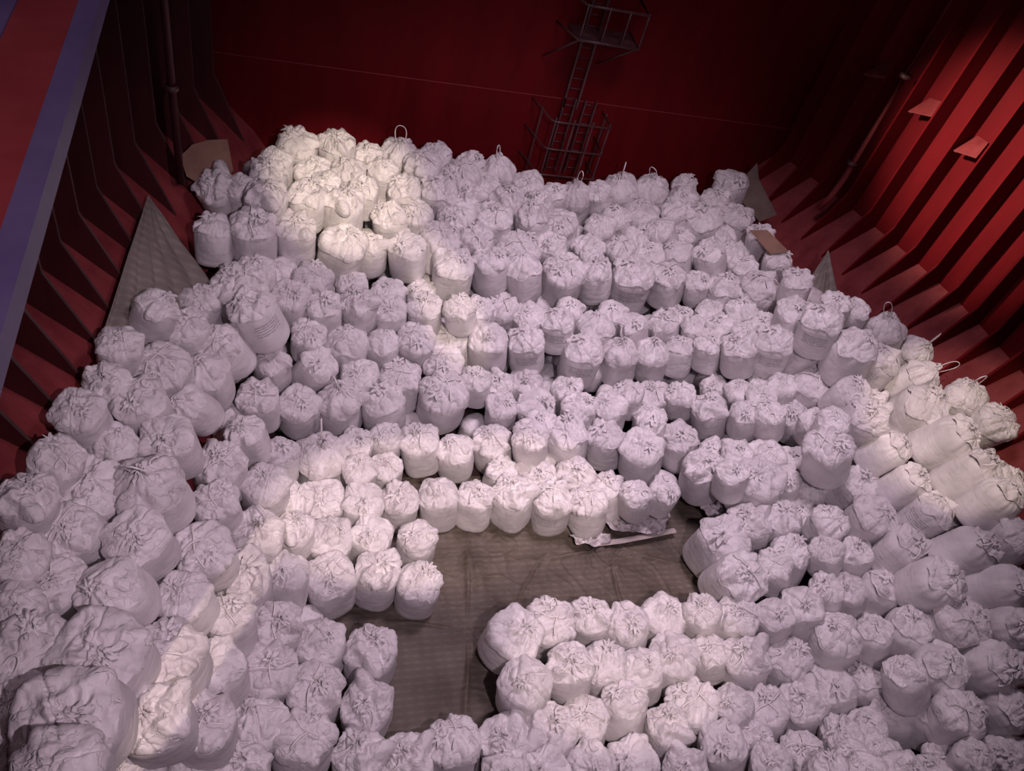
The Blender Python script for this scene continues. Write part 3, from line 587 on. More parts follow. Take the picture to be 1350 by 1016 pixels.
(8.29,14.51,1.14,-0.08,-0.07,0.99,0.588,1.08,10,6.05,'white printed bulk bag, leftmost in the upper middle steps, right-centre'),
(9.61,14.52,1.09,-0.17,0.05,0.98,0.533,1.08,8,3.02,'white peak-topped bulk bag, third from left in the upper middle steps, right-centre'),
(10.64,14.56,1.20,-0.19,0.03,0.98,0.493,1.08,9,1.53,'white peak-topped bulk bag, fifth from left in the upper middle steps, right-centre'),
(11.42,14.43,1.48,-0.13,0.20,0.97,0.451,1.08,7,4.91,'white bulk bag, seventh from left in the upper middle steps, right-centre'),
(5.78,13.00,0.76,-0.15,-0.09,0.98,0.427,1.08,2,4.53,'white bulk bag, fourth from left in the middle steps, centre'),
(6.97,13.28,0.16,-0.17,-0.05,0.98,0.575,1.08,4,1.84,'white bulk bag, sixth from left in the middle steps, centre'),
(7.83,13.60,0.71,-0.18,-0.04,0.98,0.449,1.08,7,3.25,'white bulk bag, seventh from left in the middle steps, centre'),
(7.98,12.81,0.80,-0.20,-0.02,0.98,0.480,1.08,1,0.10,'white bulk bag, rightmost in the middle steps, centre'),
(8.98,12.92,0.70,-0.22,0.01,0.98,0.490,1.08,2,1.89,'white bulk bag, leftmost in the middle steps, right-centre'),
(9.66,13.33,0.92,-0.23,0.02,0.97,0.424,1.08,5,3.85,'white bulk bag, second from left in the middle steps, right-centre'),
(10.63,13.45,0.52,-0.26,0.03,0.97,0.512,1.08,0,2.92,'white bulk bag, third from left in the middle steps, right-centre'),
(11.20,13.11,1.12,-0.28,0.04,0.96,0.424,1.08,5,4.28,'white bulk bag, fourth from left in the middle steps, right-centre'),
(12.44,16.53,2.56,-0.31,-0.03,0.95,0.424,1.08,1,5.58,'white bulk bag, sixth from left in the upper steps, right-centre'),
(13.19,16.17,2.45,-0.22,-0.06,0.97,0.560,1.08,3,0.09,'white bulk bag, rightmost in the upper steps, right-centre'),
(13.87,15.74,2.78,-0.13,-0.12,0.98,0.620,1.08,11,5.74,'white printed bulk bag, second from left in the upper steps, right'),
(14.19,14.77,4.17,-0.25,-0.04,0.97,0.431,1.08,7,5.39,'white bulk bag, rightmost in the upper steps, right'),
(14.06,14.00,3.54,-0.28,0.00,0.96,0.516,1.08,6,2.99,'white bulk bag, third from left in the upper middle steps, right'),
(14.04,12.95,4.07,-0.25,-0.01,0.97,0.552,1.08,10,5.62,'white printed bulk bag, fourth from left in the upper middle steps, right'),
(12.17,14.24,1.96,-0.25,0.07,0.97,0.444,1.08,0,0.43,'white bulk bag, rightmost in the upper middle steps, right-centre'),
(12.74,13.64,2.46,-0.34,0.02,0.94,0.498,1.08,3,1.68,'white bulk bag, leftmost in the upper middle steps, right'),
(13.51,13.48,2.76,-0.25,-0.02,0.97,0.559,1.08,10,5.80,'white printed bulk bag, second from left in the upper middle steps, right'),
(14.80,12.31,3.70,-0.20,-0.07,0.98,0.613,1.08,6,4.40,'white bulk bag, rightmost in the upper middle steps, right'),
(14.58,12.38,2.02,-0.20,-0.04,0.98,0.657,1.08,0,0.77,'white bulk bag, sixth from left in the middle steps, right'),
(14.55,11.53,3.10,-0.06,-0.26,0.96,0.506,1.08,1,1.38,'white bulk bag, rightmost in the middle steps, right'),
(12.82,12.84,1.58,-0.31,0.04,0.95,0.424,1.08,2,6.24,'white bulk bag, leftmost in the middle steps, right'),
(13.71,12.48,2.25,-0.29,0.02,0.96,0.424,1.08,2,0.42,'white bulk bag, fourth from left in the middle steps, right'),
(12.00,12.52,1.01,-0.35,0.04,0.94,0.521,1.08,3,0.27,'white leaning bulk bag, rightmost in the middle steps, right-centre'),
(12.49,11.87,1.69,-0.26,0.00,0.97,0.440,1.08,1,4.15,'white bulk bag, second from left in the middle steps, right'),
(12.96,11.46,2.15,-0.38,0.08,0.92,0.424,1.08,1,1.76,'white leaning bulk bag, third from left in the middle steps, right'),
(14.05,11.66,1.83,-0.49,0.14,0.86,0.468,1.08,1,4.66,'white leaning bulk bag, fifth from left in the middle steps, right'),
(16.48,13.00,3.82,-0.34,0.07,0.94,0.512,1.08,9,3.07,'white peak-topped bulk bag, the one in the upper middle steps, far right'),
(15.68,12.15,3.61,-0.12,-0.12,0.99,0.496,1.08,11,5.19,'white printed bulk bag, leftmost in the middle steps, far right'),
(17.04,12.70,3.78,-0.03,-0.30,0.95,0.424,1.08,9,0.95,'white peak-topped bulk bag, second from left in the middle steps, far right'),
(16.29,11.75,3.68,0.34,-0.24,0.91,0.473,1.08,9,5.72,'white peak-topped bulk bag, third from left in the middle steps, far right'),
(14.48,10.69,3.08,-0.04,-0.27,0.96,0.550,1.08,3,1.65,'white bulk bag, rightmost in the lower middle steps, right'),
(16.23,10.88,3.15,-0.06,-0.28,0.96,0.657,1.08,4,3.25,'white bulk bag, fourth from left in the middle steps, far right'),
(17.25,10.49,3.93,-0.21,-0.00,0.98,0.497,1.08,8,5.07,'white peak-topped bulk bag, rightmost in the middle steps, far right'),
(17.33,9.79,4.09,-0.05,-0.31,0.95,0.481,1.08,5,2.85,'white bulk bag, rightmost in the lower middle steps, far right'),
(15.96,9.67,3.47,0.36,-0.20,0.91,0.582,1.08,12,4.48,'white leaning bulk bag, second from left in the lower middle steps, far right'),
(13.57,9.69,2.63,-0.39,0.13,0.91,0.579,1.08,5,0.54,'white leaning bulk bag, leftmost in the lower middle steps, right'),
(14.64,9.79,2.96,0.33,-0.18,0.92,0.487,1.08,12,5.42,'white leaning bulk bag, leftmost in the lower middle steps, far right'),
(16.13,8.67,3.28,0.36,-0.10,0.93,0.529,1.25,7,6.05,'white leaning bulk bag, third from left in the lower middle steps, far right'),
(16.12,7.65,3.46,0.31,0.03,0.95,0.531,1.08,12,5.93,'white bulk bag, rightmost in the step behind the tarp, far right'),
(14.94,8.85,2.76,0.22,-0.10,0.97,0.458,1.08,12,4.71,'white bulk bag, second from left in the step behind the tarp, far right'),
(14.39,9.62,1.82,-0.03,-0.37,0.93,0.534,1.08,10,5.10,'white printed bulk bag, rightmost in the step behind the tarp, right'),
(14.41,8.52,1.75,-0.10,-0.18,0.98,0.538,1.08,2,4.41,'white bulk bag, leftmost in the step behind the tarp, far right'),
(15.25,8.05,2.47,0.14,-0.08,0.99,0.508,1.08,11,4.99,'white printed bulk bag, third from left in the step behind the tarp, far right'),
(14.68,7.50,1.79,-0.01,-0.07,1.00,0.524,1.08,13,5.00,'white bulk bag, second from left level with the bare tarp, far right'),
(15.26,6.93,2.76,0.41,-0.13,0.90,0.523,1.08,13,4.07,'white leaning bulk bag, fourth from left level with the bare tarp, far right'),
(16.61,6.85,3.14,-0.08,-0.11,0.99,0.502,1.08,6,6.04,'white bulk bag, rightmost level with the bare tarp, far right'),
(13.42,8.57,1.45,-0.12,-0.10,0.99,0.443,1.08,5,3.25,'white bulk bag, fifth from left in the step behind the tarp, right'),
(14.15,7.62,1.16,-0.38,0.19,0.91,0.461,1.08,3,4.65,'white leaning bulk bag, rightmost level with the bare tarp, right'),
(13.25,7.71,1.31,-0.33,0.14,0.93,0.424,1.08,6,0.40,'white leaning bulk bag, sixth from left level with the bare tarp, right'),
(14.75,6.57,2.04,-0.08,-0.26,0.96,0.586,1.08,12,1.27,'white bulk bag, third from left level with the bare tarp, far right'),
(15.65,6.21,2.72,0.43,-0.39,0.81,0.527,1.08,13,4.15,'white leaning bulk bag, fifth from left level with the bare tarp, far right'),
(14.43,6.87,0.86,-0.17,-0.04,0.99,0.528,1.08,13,2.95,'white bulk bag, leftmost level with the bare tarp, far right'),
(13.75,6.79,0.82,-0.37,0.20,0.91,0.452,1.08,6,2.03,'white leaning bulk bag, seventh from left level with the bare tarp, right'),
(12.93,6.78,1.05,-0.37,0.18,0.91,0.424,1.08,7,0.63,'white leaning bulk bag, fifth from left level with the bare tarp, right'),
(-3.33,9.88,4.15,-0.07,-0.18,0.98,0.429,1.08,2,4.10,'white bulk bag, leftmost in the middle steps, far left'),
(-3.67,8.59,4.38,0.26,-0.08,0.96,0.424,1.08,1,2.35,'white bulk bag, leftmost in the lower middle steps, far left'),
(-2.91,9.63,3.41,0.03,-0.12,0.99,0.432,1.08,6,5.46,'white bulk bag, rightmost in the lower middle steps, far left'),
(-2.92,8.60,3.40,-0.08,-0.17,0.98,0.562,1.08,7,0.96,'white bulk bag, third from left in the step behind the tarp, far left'),
(-1.89,9.87,3.24,-0.13,-0.15,0.98,0.503,1.08,4,0.69,'white bulk bag, leftmost in the lower middle steps, left'),
(-1.98,8.56,3.55,-0.16,-0.18,0.97,0.563,1.08,8,4.71,'white peak-topped bulk bag, rightmost in the step behind the tarp, far left'),
(-3.81,7.72,4.51,0.18,-0.07,0.98,0.424,1.08,3,0.21,'white bulk bag, leftmost in the step behind the tarp, far left'),
(-1.17,10.29,1.76,-0.02,-0.12,0.99,0.541,1.08,0,2.16,'white bulk bag, second from left in the lower middle steps, left'),
(-1.12,9.18,2.12,-0.11,-0.08,0.99,0.451,1.08,5,1.98,'white bulk bag, leftmost in the step behind the tarp, left'),
(-0.55,11.25,1.71,-0.23,-0.01,0.97,0.438,1.08,0,4.32,'white bulk bag, third from left in the lower middle steps, left'),
(0.02,11.25,0.89,-0.04,0.09,0.99,0.424,1.08,7,2.96,'white bulk bag, rightmost in the lower middle steps, left'),
(-0.29,10.15,1.29,0.01,-0.10,1.00,0.494,1.08,2,0.74,'white bulk bag, rightmost in the step behind the tarp, left'),
(0.97,11.69,0.03,-0.02,-0.04,1.00,0.594,1.08,9,1.83,'white peak-topped bulk bag, leftmost in the lower middle steps, left-centre'),
(1.82,12.06,0.38,-0.02,-0.11,0.99,0.435,1.08,3,4.58,'white bulk bag, second from left in the lower middle steps, left-centre'),
(1.90,11.28,0.37,-0.07,-0.10,0.99,0.424,1.08,2,0.21,'white bulk bag, third from left in the lower middle steps, left-centre'),
(2.57,11.53,0.09,-0.05,-0.10,0.99,0.424,1.08,0,3.61,'white bulk bag, fifth from left in the lower middle steps, left-centre'),
(2.61,12.24,0.42,-0.10,-0.11,0.99,0.424,1.08,1,3.88,'white bulk bag, fourth from left in the lower middle steps, left-centre'),
(0.30,10.29,0.61,0.04,-0.10,0.99,0.424,1.08,5,4.27,'white bulk bag, second from left in the step behind the tarp, left-centre'),
(1.07,10.66,-0.13,-0.08,-0.10,0.99,0.526,1.05,2,2.94,'white bulk bag, third from left in the step behind the tarp, left-centre'),
(1.86,10.51,0.01,0.06,-0.12,0.99,0.510,1.08,4,0.42,'white bulk bag, fourth from left in the step behind the tarp, left-centre'),
(2.83,10.57,-0.07,-0.04,-0.07,1.00,0.483,1.08,7,1.03,'white bulk bag, sixth from left in the step behind the tarp, left-centre'),
(-0.53,9.09,0.93,0.08,-0.10,0.99,0.556,1.08,8,1.10,'white peak-topped bulk bag, second from left in the step behind the tarp, left'),
(0.33,9.32,0.75,-0.02,0.01,1.00,0.424,1.08,3,5.91,'white bulk bag, leftmost in the step behind the tarp, left-centre'),
(1.07,9.57,-0.13,0.03,-0.08,1.00,0.541,1.07,6,4.56,'white bulk bag, second from left level with the bare tarp, left-centre'),
(2.08,9.62,-0.07,-0.02,-0.09,1.00,0.497,1.08,4,0.04,'white bulk bag, fifth from left in the step behind the tarp, left-centre'),
(3.63,12.13,0.10,-0.21,0.01,0.98,0.532,1.08,0,2.85,'white bulk bag, rightmost in the lower middle steps, left-centre'),
(4.53,11.98,0.02,-0.19,-0.05,0.98,0.497,1.08,6,1.07,'white bulk bag, leftmost in the lower middle steps, centre'),
(5.68,12.24,-0.03,-0.28,-0.05,0.96,0.550,1.08,0,3.44,'white bulk bag, second from left in the lower middle steps, centre'),
(6.37,11.77,0.86,-0.21,0.00,0.98,0.474,1.08,5,5.90,'white bulk bag, third from left in the lower middle steps, centre'),
(7.60,12.07,0.42,-0.25,-0.03,0.97,0.554,1.08,1,1.49,'white bulk bag, rightmost in the lower middle steps, centre'),
(8.74,11.99,0.37,-0.27,0.08,0.96,0.523,1.08,7,0.58,'white bulk bag, leftmost in the lower middle steps, right-centre'),
(6.68,11.24,-0.13,-0.22,-0.04,0.97,0.525,1.00,3,4.05,'white bulk bag, third from left in the step behind the tarp, centre'),
(7.72,11.10,-0.03,-0.25,-0.02,0.97,0.527,1.08,7,2.50,'white bulk bag, rightmost in the step behind the tarp, centre'),
(8.49,10.47,0.08,-0.29,0.19,0.94,0.484,1.08,0,0.30,'white leaning bulk bag, second from left in the step behind the tarp, right-centre'),
(3.92,10.56,-0.13,-0.16,0.06,0.99,0.513,1.08,6,2.80,'white bulk bag, rightmost in the step behind the tarp, left-centre'),
(4.76,10.43,-0.06,-0.08,0.11,0.99,0.479,1.08,0,5.50,'white bulk bag, leftmost in the step behind the tarp, centre'),
(5.78,10.48,-0.06,-0.13,0.03,0.99,0.543,1.08,3,1.13,'white bulk bag, second from left in the step behind the tarp, centre'),
(6.81,10.33,-0.10,-0.14,-0.01,0.99,0.529,1.08,11,5.75,'white printed bulk bag, fourth from left in the step behind the tarp, centre'),
(7.72,9.98,0.15,-0.17,0.18,0.97,0.490,1.08,5,4.97,'white bulk bag, leftmost in the step behind the tarp, right-centre'),
(3.16,9.45,-0.03,-0.05,-0.08,1.00,0.466,1.08,1,3.40,'white bulk bag, fourth from left level with the bare tarp, left-centre'),
(9.57,11.39,0.60,-0.27,-0.00,0.96,0.575,1.08,2,3.76,'white bulk bag, second from left in the lower middle steps, right-centre'),
(10.84,11.76,0.61,-0.30,0.01,0.95,0.529,1.08,3,3.92,'white bulk bag, third from left in the lower middle steps, right-centre'),
(11.15,10.67,0.59,-0.26,0.03,0.97,0.576,1.08,7,2.66,'white bulk bag, rightmost in the lower middle steps, right-centre'),
(11.25,9.88,1.61,-0.25,0.12,0.96,0.424,1.08,6,3.28,'white bulk bag, leftmost in the step behind the tarp, right'),
(12.19,9.97,0.93,-0.18,-0.03,0.98,0.657,1.08,2,1.96,'white bulk bag, third from left in the step behind the tarp, right'),
(9.01,10.10,0.55,-0.29,0.02,0.96,0.424,1.08,1,2.96,'white bulk bag, third from left in the step behind the tarp, right-centre'),
(9.69,10.26,0.58,-0.08,-0.11,0.99,0.424,1.08,1,5.02,'white bulk bag, rightmost in the step behind the tarp, right-centre'),
(11.85,8.94,0.57,-0.29,0.07,0.96,0.552,1.08,3,1.73,'white bulk bag, second from left in the step behind the tarp, right'),
(12.69,8.88,0.81,-0.30,0.09,0.95,0.514,1.08,7,4.40,'white bulk bag, fourth from left in the step behind the tarp, right'),
(10.80,8.78,0.18,-0.06,-0.14,0.99,0.657,1.08,4,5.54,'white bulk bag, the one level with the bare tarp, right-centre'),
(12.57,8.01,0.66,-0.27,0.09,0.96,0.501,1.08,1,0.45,'white bulk bag, third from left level with the bare tarp, right'),
(11.88,7.54,0.96,-0.40,0.15,0.90,0.447,1.08,5,2.39,'white leaning bulk bag, second from left level with the bare tarp, right'),
(-3.08,7.76,3.75,-0.16,-0.27,0.95,0.466,1.08,0,5.63,'white bulk bag, second from left in the step behind the tarp, far left'),
(-2.11,7.58,3.55,-0.12,-0.18,0.98,0.503,1.08,2,3.61,'white bulk bag, rightmost level with the bare tarp, far left'),
(-3.80,6.92,4.15,0.14,-0.06,0.99,0.424,1.08,7,0.90,'white bulk bag, second from left level with the bare tarp, far left'),
(-3.33,6.75,3.55,0.05,-0.09,0.99,0.484,1.08,0,4.57,'white bulk bag, third from left level with the bare tarp, far left'),
(-2.28,6.65,3.66,-0.19,-0.22,0.96,0.507,1.08,6,1.68,'white bulk bag, fourth from left level with the bare tarp, far left'),
(-3.71,6.23,3.99,0.07,-0.09,0.99,0.424,1.08,6,3.53,'white bulk bag, leftmost level with the bare tarp, far left'),
(-1.21,7.97,2.35,-0.10,-0.13,0.99,0.527,1.08,5,0.41,'white bulk bag, second from left level with the bare tarp, left'),
(-1.44,6.88,2.61,-0.14,-0.06,0.99,0.473,1.08,2,0.86,'white bulk bag, leftmost level with the bare tarp, left'),
(-0.61,8.01,1.05,-0.06,-0.09,0.99,0.569,1.08,7,4.24,'white bulk bag, fourth from left level with the bare tarp, left'),
(0.18,8.16,0.68,-0.01,0.12,0.99,0.468,1.08,4,0.21,'white bulk bag, rightmost level with the bare tarp, left'),
(-0.82,6.70,1.69,-0.03,0.25,0.97,0.462,1.08,0,0.17,'white bulk bag, third from left level with the bare tarp, left'),
(0.04,7.13,0.75,-0.05,-0.04,1.00,0.492,1.08,0,6.09,'white bulk bag, rightmost in the lower photo, left'),
(-1.55,5.78,2.63,-0.11,-0.06,0.99,0.564,1.08,5,2.74,'white bulk bag, leftmost in the lower photo, left'),
(-0.96,5.88,1.55,-0.07,0.10,0.99,0.508,1.08,4,5.96,'white bulk bag, second from left in the lower photo, left'),
(-0.14,6.26,0.61,0.00,-0.05,1.00,0.546,1.08,0,1.45,'white bulk bag, third from left in the lower photo, left'),
(-0.34,5.27,0.45,0.01,0.06,1.00,0.550,1.08,6,0.79,'white bulk bag, rightmost along the bottom edge, left'),
(-1.63,4.71,3.08,-0.05,-0.09,0.99,0.518,1.08,3,2.07,'white bulk bag, leftmost along the bottom edge, left'),
(-1.08,4.90,1.89,-0.02,0.02,1.00,0.492,1.08,0,1.03,'white bulk bag, second from left along the bottom edge, left'),
(-2.36,4.36,4.52,-0.08,-0.21,0.97,0.626,1.08,2,4.56,'white bulk bag, fourth from left along the bottom edge, far left'),
(-3.43,5.52,3.78,0.10,-0.05,0.99,0.535,1.08,1,1.68,'white bulk bag, leftmost in the lower photo, far left'),
(-2.31,5.43,3.75,-0.06,-0.14,0.99,0.626,1.08,2,3.96,'white bulk bag, rightmost in the lower photo, far left'),
(-2.27,3.37,5.52,-0.02,-0.12,0.99,0.475,1.08,2,2.80,'white bulk bag, third from left along the bottom edge, far left'),
(-2.15,4.37,1.96,0.04,-0.05,1.00,0.520,1.08,6,4.99,'white bulk bag, rightmost along the bottom edge, far left'),
(-0.52,4.49,0.83,-0.02,0.01,1.00,0.474,1.08,7,5.75,'white bulk bag, third from left along the bottom edge, left'),
(-3.18,4.15,4.31,0.03,-0.11,0.99,0.424,1.08,7,3.74,'white bulk bag, leftmost along the bottom edge, far left'),
(-3.44,4.75,4.06,0.14,-0.03,0.99,0.424,1.08,2,2.77,'white bulk bag, second from left along the bottom edge, far left'),
(1.14,8.42,-0.01,-0.07,0.00,1.00,0.550,1.08,2,3.34,'white bulk bag, leftmost level with the bare tarp, left-centre'),
(2.14,8.58,-0.13,0.00,0.04,1.00,0.535,1.02,7,3.74,'white bulk bag, third from left level with the bare tarp, left-centre'),
(3.07,8.31,-0.13,-0.05,-0.06,1.00,0.517,1.07,1,0.80,'white bulk bag, rightmost level with the bare tarp, left-centre'),
(0.86,6.78,0.30,-0.04,0.08,1.00,0.509,1.08,6,4.30,'white bulk bag, leftmost in the lower photo, left-centre'),
(1.90,6.69,-0.03,-0.05,0.02,1.00,0.538,1.08,3,6.14,'white bulk bag, rightmost in the lower photo, left-centre'),
(0.66,5.89,0.28,0.04,0.02,1.00,0.545,1.08,0,5.71,'white bulk bag, second from left along the bottom edge, left-centre'),
(1.79,5.66,0.03,-0.10,-0.02,0.99,0.511,1.08,3,3.03,'white bulk bag, fourth from left along the bottom edge, left-centre'),
(0.49,4.83,0.48,0.01,0.17,0.98,0.532,1.08,5,2.47,'white bulk bag, leftmost along the bottom edge, left-centre'),
(1.60,4.61,-0.12,-0.06,0.15,0.99,0.524,1.08,3,1.26,'white bulk bag, third from left along the bottom edge, left-centre'),
(2.51,4.52,-0.13,-0.10,0.08,0.99,0.515,1.05,3,1.90,'white bulk bag, rightmost along the bottom edge, left-centre'),
(3.45,4.48,-0.05,-0.12,0.33,0.94,0.514,1.08,5,4.80,'white leaning bulk bag, leftmost along the bottom edge, centre'),
(4.53,4.61,-0.13,-0.14,0.08,0.99,0.587,0.92,3,2.30,'white bulk bag, second from left along the bottom edge, centre'),
(5.53,4.65,-0.13,-0.23,0.11,0.97,0.562,1.08,3,5.11,'white bulk bag, rightmost along the bottom edge, centre'),
(6.35,4.86,-0.13,-0.20,0.11,0.97,0.515,1.01,0,3.88,'white bulk bag, leftmost along the bottom edge, right-centre'),
(5.07,5.62,0.19,-0.17,0.02,0.98,0.569,1.08,6,2.19,'white bulk bag, second from left in the lower photo, centre'),
(4.83,6.84,0.19,0.05,-0.15,0.99,0.592,1.08,2,5.22,'white bulk bag, leftmost in the lower photo, centre'),
(6.12,5.80,0.38,-0.22,0.10,0.97,0.503,1.08,7,2.40,'white bulk bag, rightmost in the lower photo, centre'),
(7.09,5.92,-0.03,-0.25,0.07,0.96,0.521,1.08,1,1.06,'white bulk bag, second from left in the lower photo, right-centre'),
(6.22,3.92,-0.01,-0.23,0.10,0.97,0.490,1.08,1,4.73,'white bulk bag, second from left along the bottom edge, right-centre'),
(5.17,3.86,0.30,-0.21,0.08,0.98,0.472,1.08,4,5.65,'white bulk bag, third from left along the bottom edge, centre'),
(5.96,6.98,0.07,-0.16,0.00,0.99,0.546,1.08,5,3.00,'white bulk bag, third from left in the lower photo, centre'),
(7.04,7.03,0.13,-0.25,0.04,0.97,0.470,1.08,7,5.42,'white bulk bag, leftmost in the lower photo, right-centre'),
(7.95,6.81,-0.00,-0.27,0.06,0.96,0.511,1.08,1,5.03,'white bulk bag, third from left in the lower photo, right-centre'),
(7.95,5.71,-0.02,-0.29,0.10,0.95,0.509,1.08,6,4.32,'white bulk bag, fourth from left in the lower photo, right-centre'),
(7.19,4.84,0.07,-0.12,0.34,0.93,0.491,1.08,1,3.21,'white leaning bulk bag, third from left along the bottom edge, right-centre'),
(8.93,6.95,-0.12,-0.23,0.05,0.97,0.542,1.08,2,5.11,'white bulk bag, fifth from left in the lower photo, right-centre'),
(9.75,6.73,0.51,-0.36,0.12,0.92,0.445,1.08,0,1.99,'white leaning bulk bag, seventh from left in the lower photo, right-centre'),
(10.56,6.62,0.31,-0.22,0.06,0.97,0.523,1.08,0,3.83,'white bulk bag, leftmost in the lower photo, right'),
(11.34,6.42,0.72,-0.25,0.10,0.96,0.447,1.08,6,3.15,'white bulk bag, third from left in the lower photo, right'),
(12.20,6.54,0.66,-0.28,0.12,0.95,0.511,1.08,6,2.82,'white bulk bag, fourth from left level with the bare tarp, right'),
(10.67,7.81,0.48,-0.02,-0.28,0.96,0.627,1.08,0,3.37,'white bulk bag, leftmost level with the bare tarp, right'),
(8.84,5.97,-0.13,-0.24,0.08,0.97,0.594,1.00,6,2.28,'white bulk bag, sixth from left in the lower photo, right-centre'),
(9.68,5.89,0.15,-0.26,0.17,0.95,0.438,1.08,0,4.27,'white bulk bag, rightmost in the lower photo, right-centre'),
(10.54,5.65,0.08,-0.27,0.12,0.96,0.545,1.08,3,1.78,'white bulk bag, second from left in the lower photo, right'),
(11.70,5.57,-0.06,-0.26,0.13,0.96,0.540,1.08,1,0.17,'white bulk bag, fourth from left in the lower photo, right'),
(8.95,4.86,-0.13,-0.24,0.14,0.96,0.556,1.00,5,3.84,'white bulk bag, seventh from left along the bottom edge, right-centre'),
(9.86,4.66,0.20,-0.38,0.18,0.91,0.452,1.08,6,1.93,'white leaning bulk bag, leftmost along the bottom edge, right'),
(10.75,4.55,-0.13,-0.33,0.19,0.93,0.533,1.02,0,1.72,'white leaning bulk bag, third from left along the bottom edge, right'),
(8.07,4.46,0.01,-0.17,0.11,0.98,0.470,1.08,3,0.45,'white bulk bag, fifth from left along the bottom edge, right-centre'),
(9.24,3.88,0.12,-0.30,0.17,0.94,0.499,1.08,1,4.21,'white leaning bulk bag, rightmost along the bottom edge, right-centre'),
(7.21,3.88,-0.13,-0.26,0.12,0.96,0.517,1.06,4,5.63,'white bulk bag, fourth from left along the bottom edge, right-centre'),
(8.23,3.56,0.05,-0.28,0.16,0.95,0.470,1.08,3,3.03,'white bulk bag, sixth from left along the bottom edge, right-centre'),
(10.10,3.98,0.04,-0.30,0.17,0.94,0.424,1.08,1,5.63,'white bulk bag, second from left along the bottom edge, right'),
(11.65,4.62,-0.13,-0.25,0.15,0.96,0.542,0.99,3,2.15,'white bulk bag, fifth from left along the bottom edge, right'),
(9.94,3.36,0.58,-0.30,0.18,0.94,0.424,1.08,6,2.47,'white leaning bulk bag, fourth from left along the bottom edge, right'),
(11.17,3.52,-0.08,-0.31,0.21,0.93,0.482,1.08,0,4.21,'white leaning bulk bag, sixth from left along the bottom edge, right'),
(12.77,5.89,0.35,-0.16,0.02,0.99,0.597,1.08,6,1.12,'white bulk bag, sixth from left in the lower photo, right'),
(13.61,5.59,1.03,-0.33,0.20,0.92,0.447,1.08,12,5.72,'white leaning bulk bag, rightmost in the lower photo, right'),
(14.40,5.62,0.99,-0.21,0.06,0.98,0.558,1.08,13,2.04,'white bulk bag, second from left in the lower photo, far right'),
(15.11,5.51,1.73,-0.15,-0.08,0.99,0.561,1.08,5,1.56,'white bulk bag, fourth from left in the lower photo, far right'),
(15.88,5.40,2.35,-0.08,-0.41,0.91,0.480,1.08,13,1.92,'white leaning bulk bag, rightmost in the lower photo, far right'),
(14.47,4.70,1.03,-0.16,-0.02,0.99,0.605,1.08,12,5.63,'white bulk bag, third from left in the lower photo, far right'),
(15.27,4.64,1.77,-0.11,-0.26,0.96,0.556,1.08,13,4.81,'white bulk bag, fifth from left in the lower photo, far right'),
(13.76,4.81,-0.08,-0.40,0.27,0.88,0.511,1.08,13,2.62,'white leaning bulk bag, seventh from left in the lower photo, right'),
(13.69,4.35,1.33,-0.45,0.32,0.83,0.476,1.08,12,1.90,'white leaning bulk bag, leftmost in the lower photo, far right'),
(12.68,4.76,-0.09,-0.35,0.22,0.91,0.536,1.08,4,0.53,'white leaning bulk bag, fifth from left in the lower photo, right'),
(14.36,3.70,1.13,-0.17,0.04,0.98,0.517,1.08,5,1.18,'white bulk bag, fourth from left along the bottom edge, far right'),
(15.38,3.67,1.48,-0.13,-0.12,0.98,0.499,1.08,12,1.86,'white bulk bag, rightmost along the bottom edge, far right'),
(13.96,3.98,-0.13,-0.36,0.28,0.89,0.534,1.08,12,2.72,'white leaning bulk bag, leftmost along the bottom edge, far right'),
(14.47,3.81,0.38,-0.40,0.33,0.86,0.528,1.08,12,4.06,'white leaning bulk bag, third from left along the bottom edge, far right'),
(13.10,3.77,-0.01,-0.38,0.29,0.88,0.469,1.08,12,0.39,'white leaning bulk bag, rightmost along the bottom edge, right'),
(12.28,3.72,0.03,-0.34,0.25,0.91,0.460,1.08,7,0.86,'white leaning bulk bag, eighth from left along the bottom edge, right'),
(14.27,2.72,1.16,-0.28,0.17,0.94,0.424,1.08,12,0.70,'white bulk bag, fifth from left along the bottom edge, far right'),
(15.03,2.83,0.97,-0.23,0.08,0.97,0.424,1.08,13,3.87,'white bulk bag, sixth from left along the bottom edge, far right'),
(12.64,2.63,1.04,-0.36,0.28,0.89,0.424,1.08,2,4.48,'white leaning bulk bag, second from left along the bottom edge, far right'),
(10.99,2.89,0.86,-0.31,0.23,0.92,0.424,1.08,1,1.23,'white leaning bulk bag, seventh from left along the bottom edge, right'),
]
protos = [None]*len(KINDS)
def place(o, e):
    ax = Vector(e[3:6]).normalized(); q = Vector((0, 0, 1)).rotation_difference(ax) @ Quaternion((0, 0, 1), e[9])
    r = e[6]*2; o.matrix_world = Matrix.LocRotScale(Vector(e[0:3]), q, Vector((r, r, r*e[7])))
for e in BAGS:
    k = e[8]
    if protos[k] is None:
        o = KINDS[k].make('bulk_bag'); protos[k] = o
    else:
        src = protos[k]; o = src.copy(); COL.objects.link(o)
        for ch in list(src.children):
            c = ch.copy(); COL.objects.link(c); c.parent = o
    place(o, e); tag(o, e[10], 'bag', 'white bulk bags heaped in the hold')
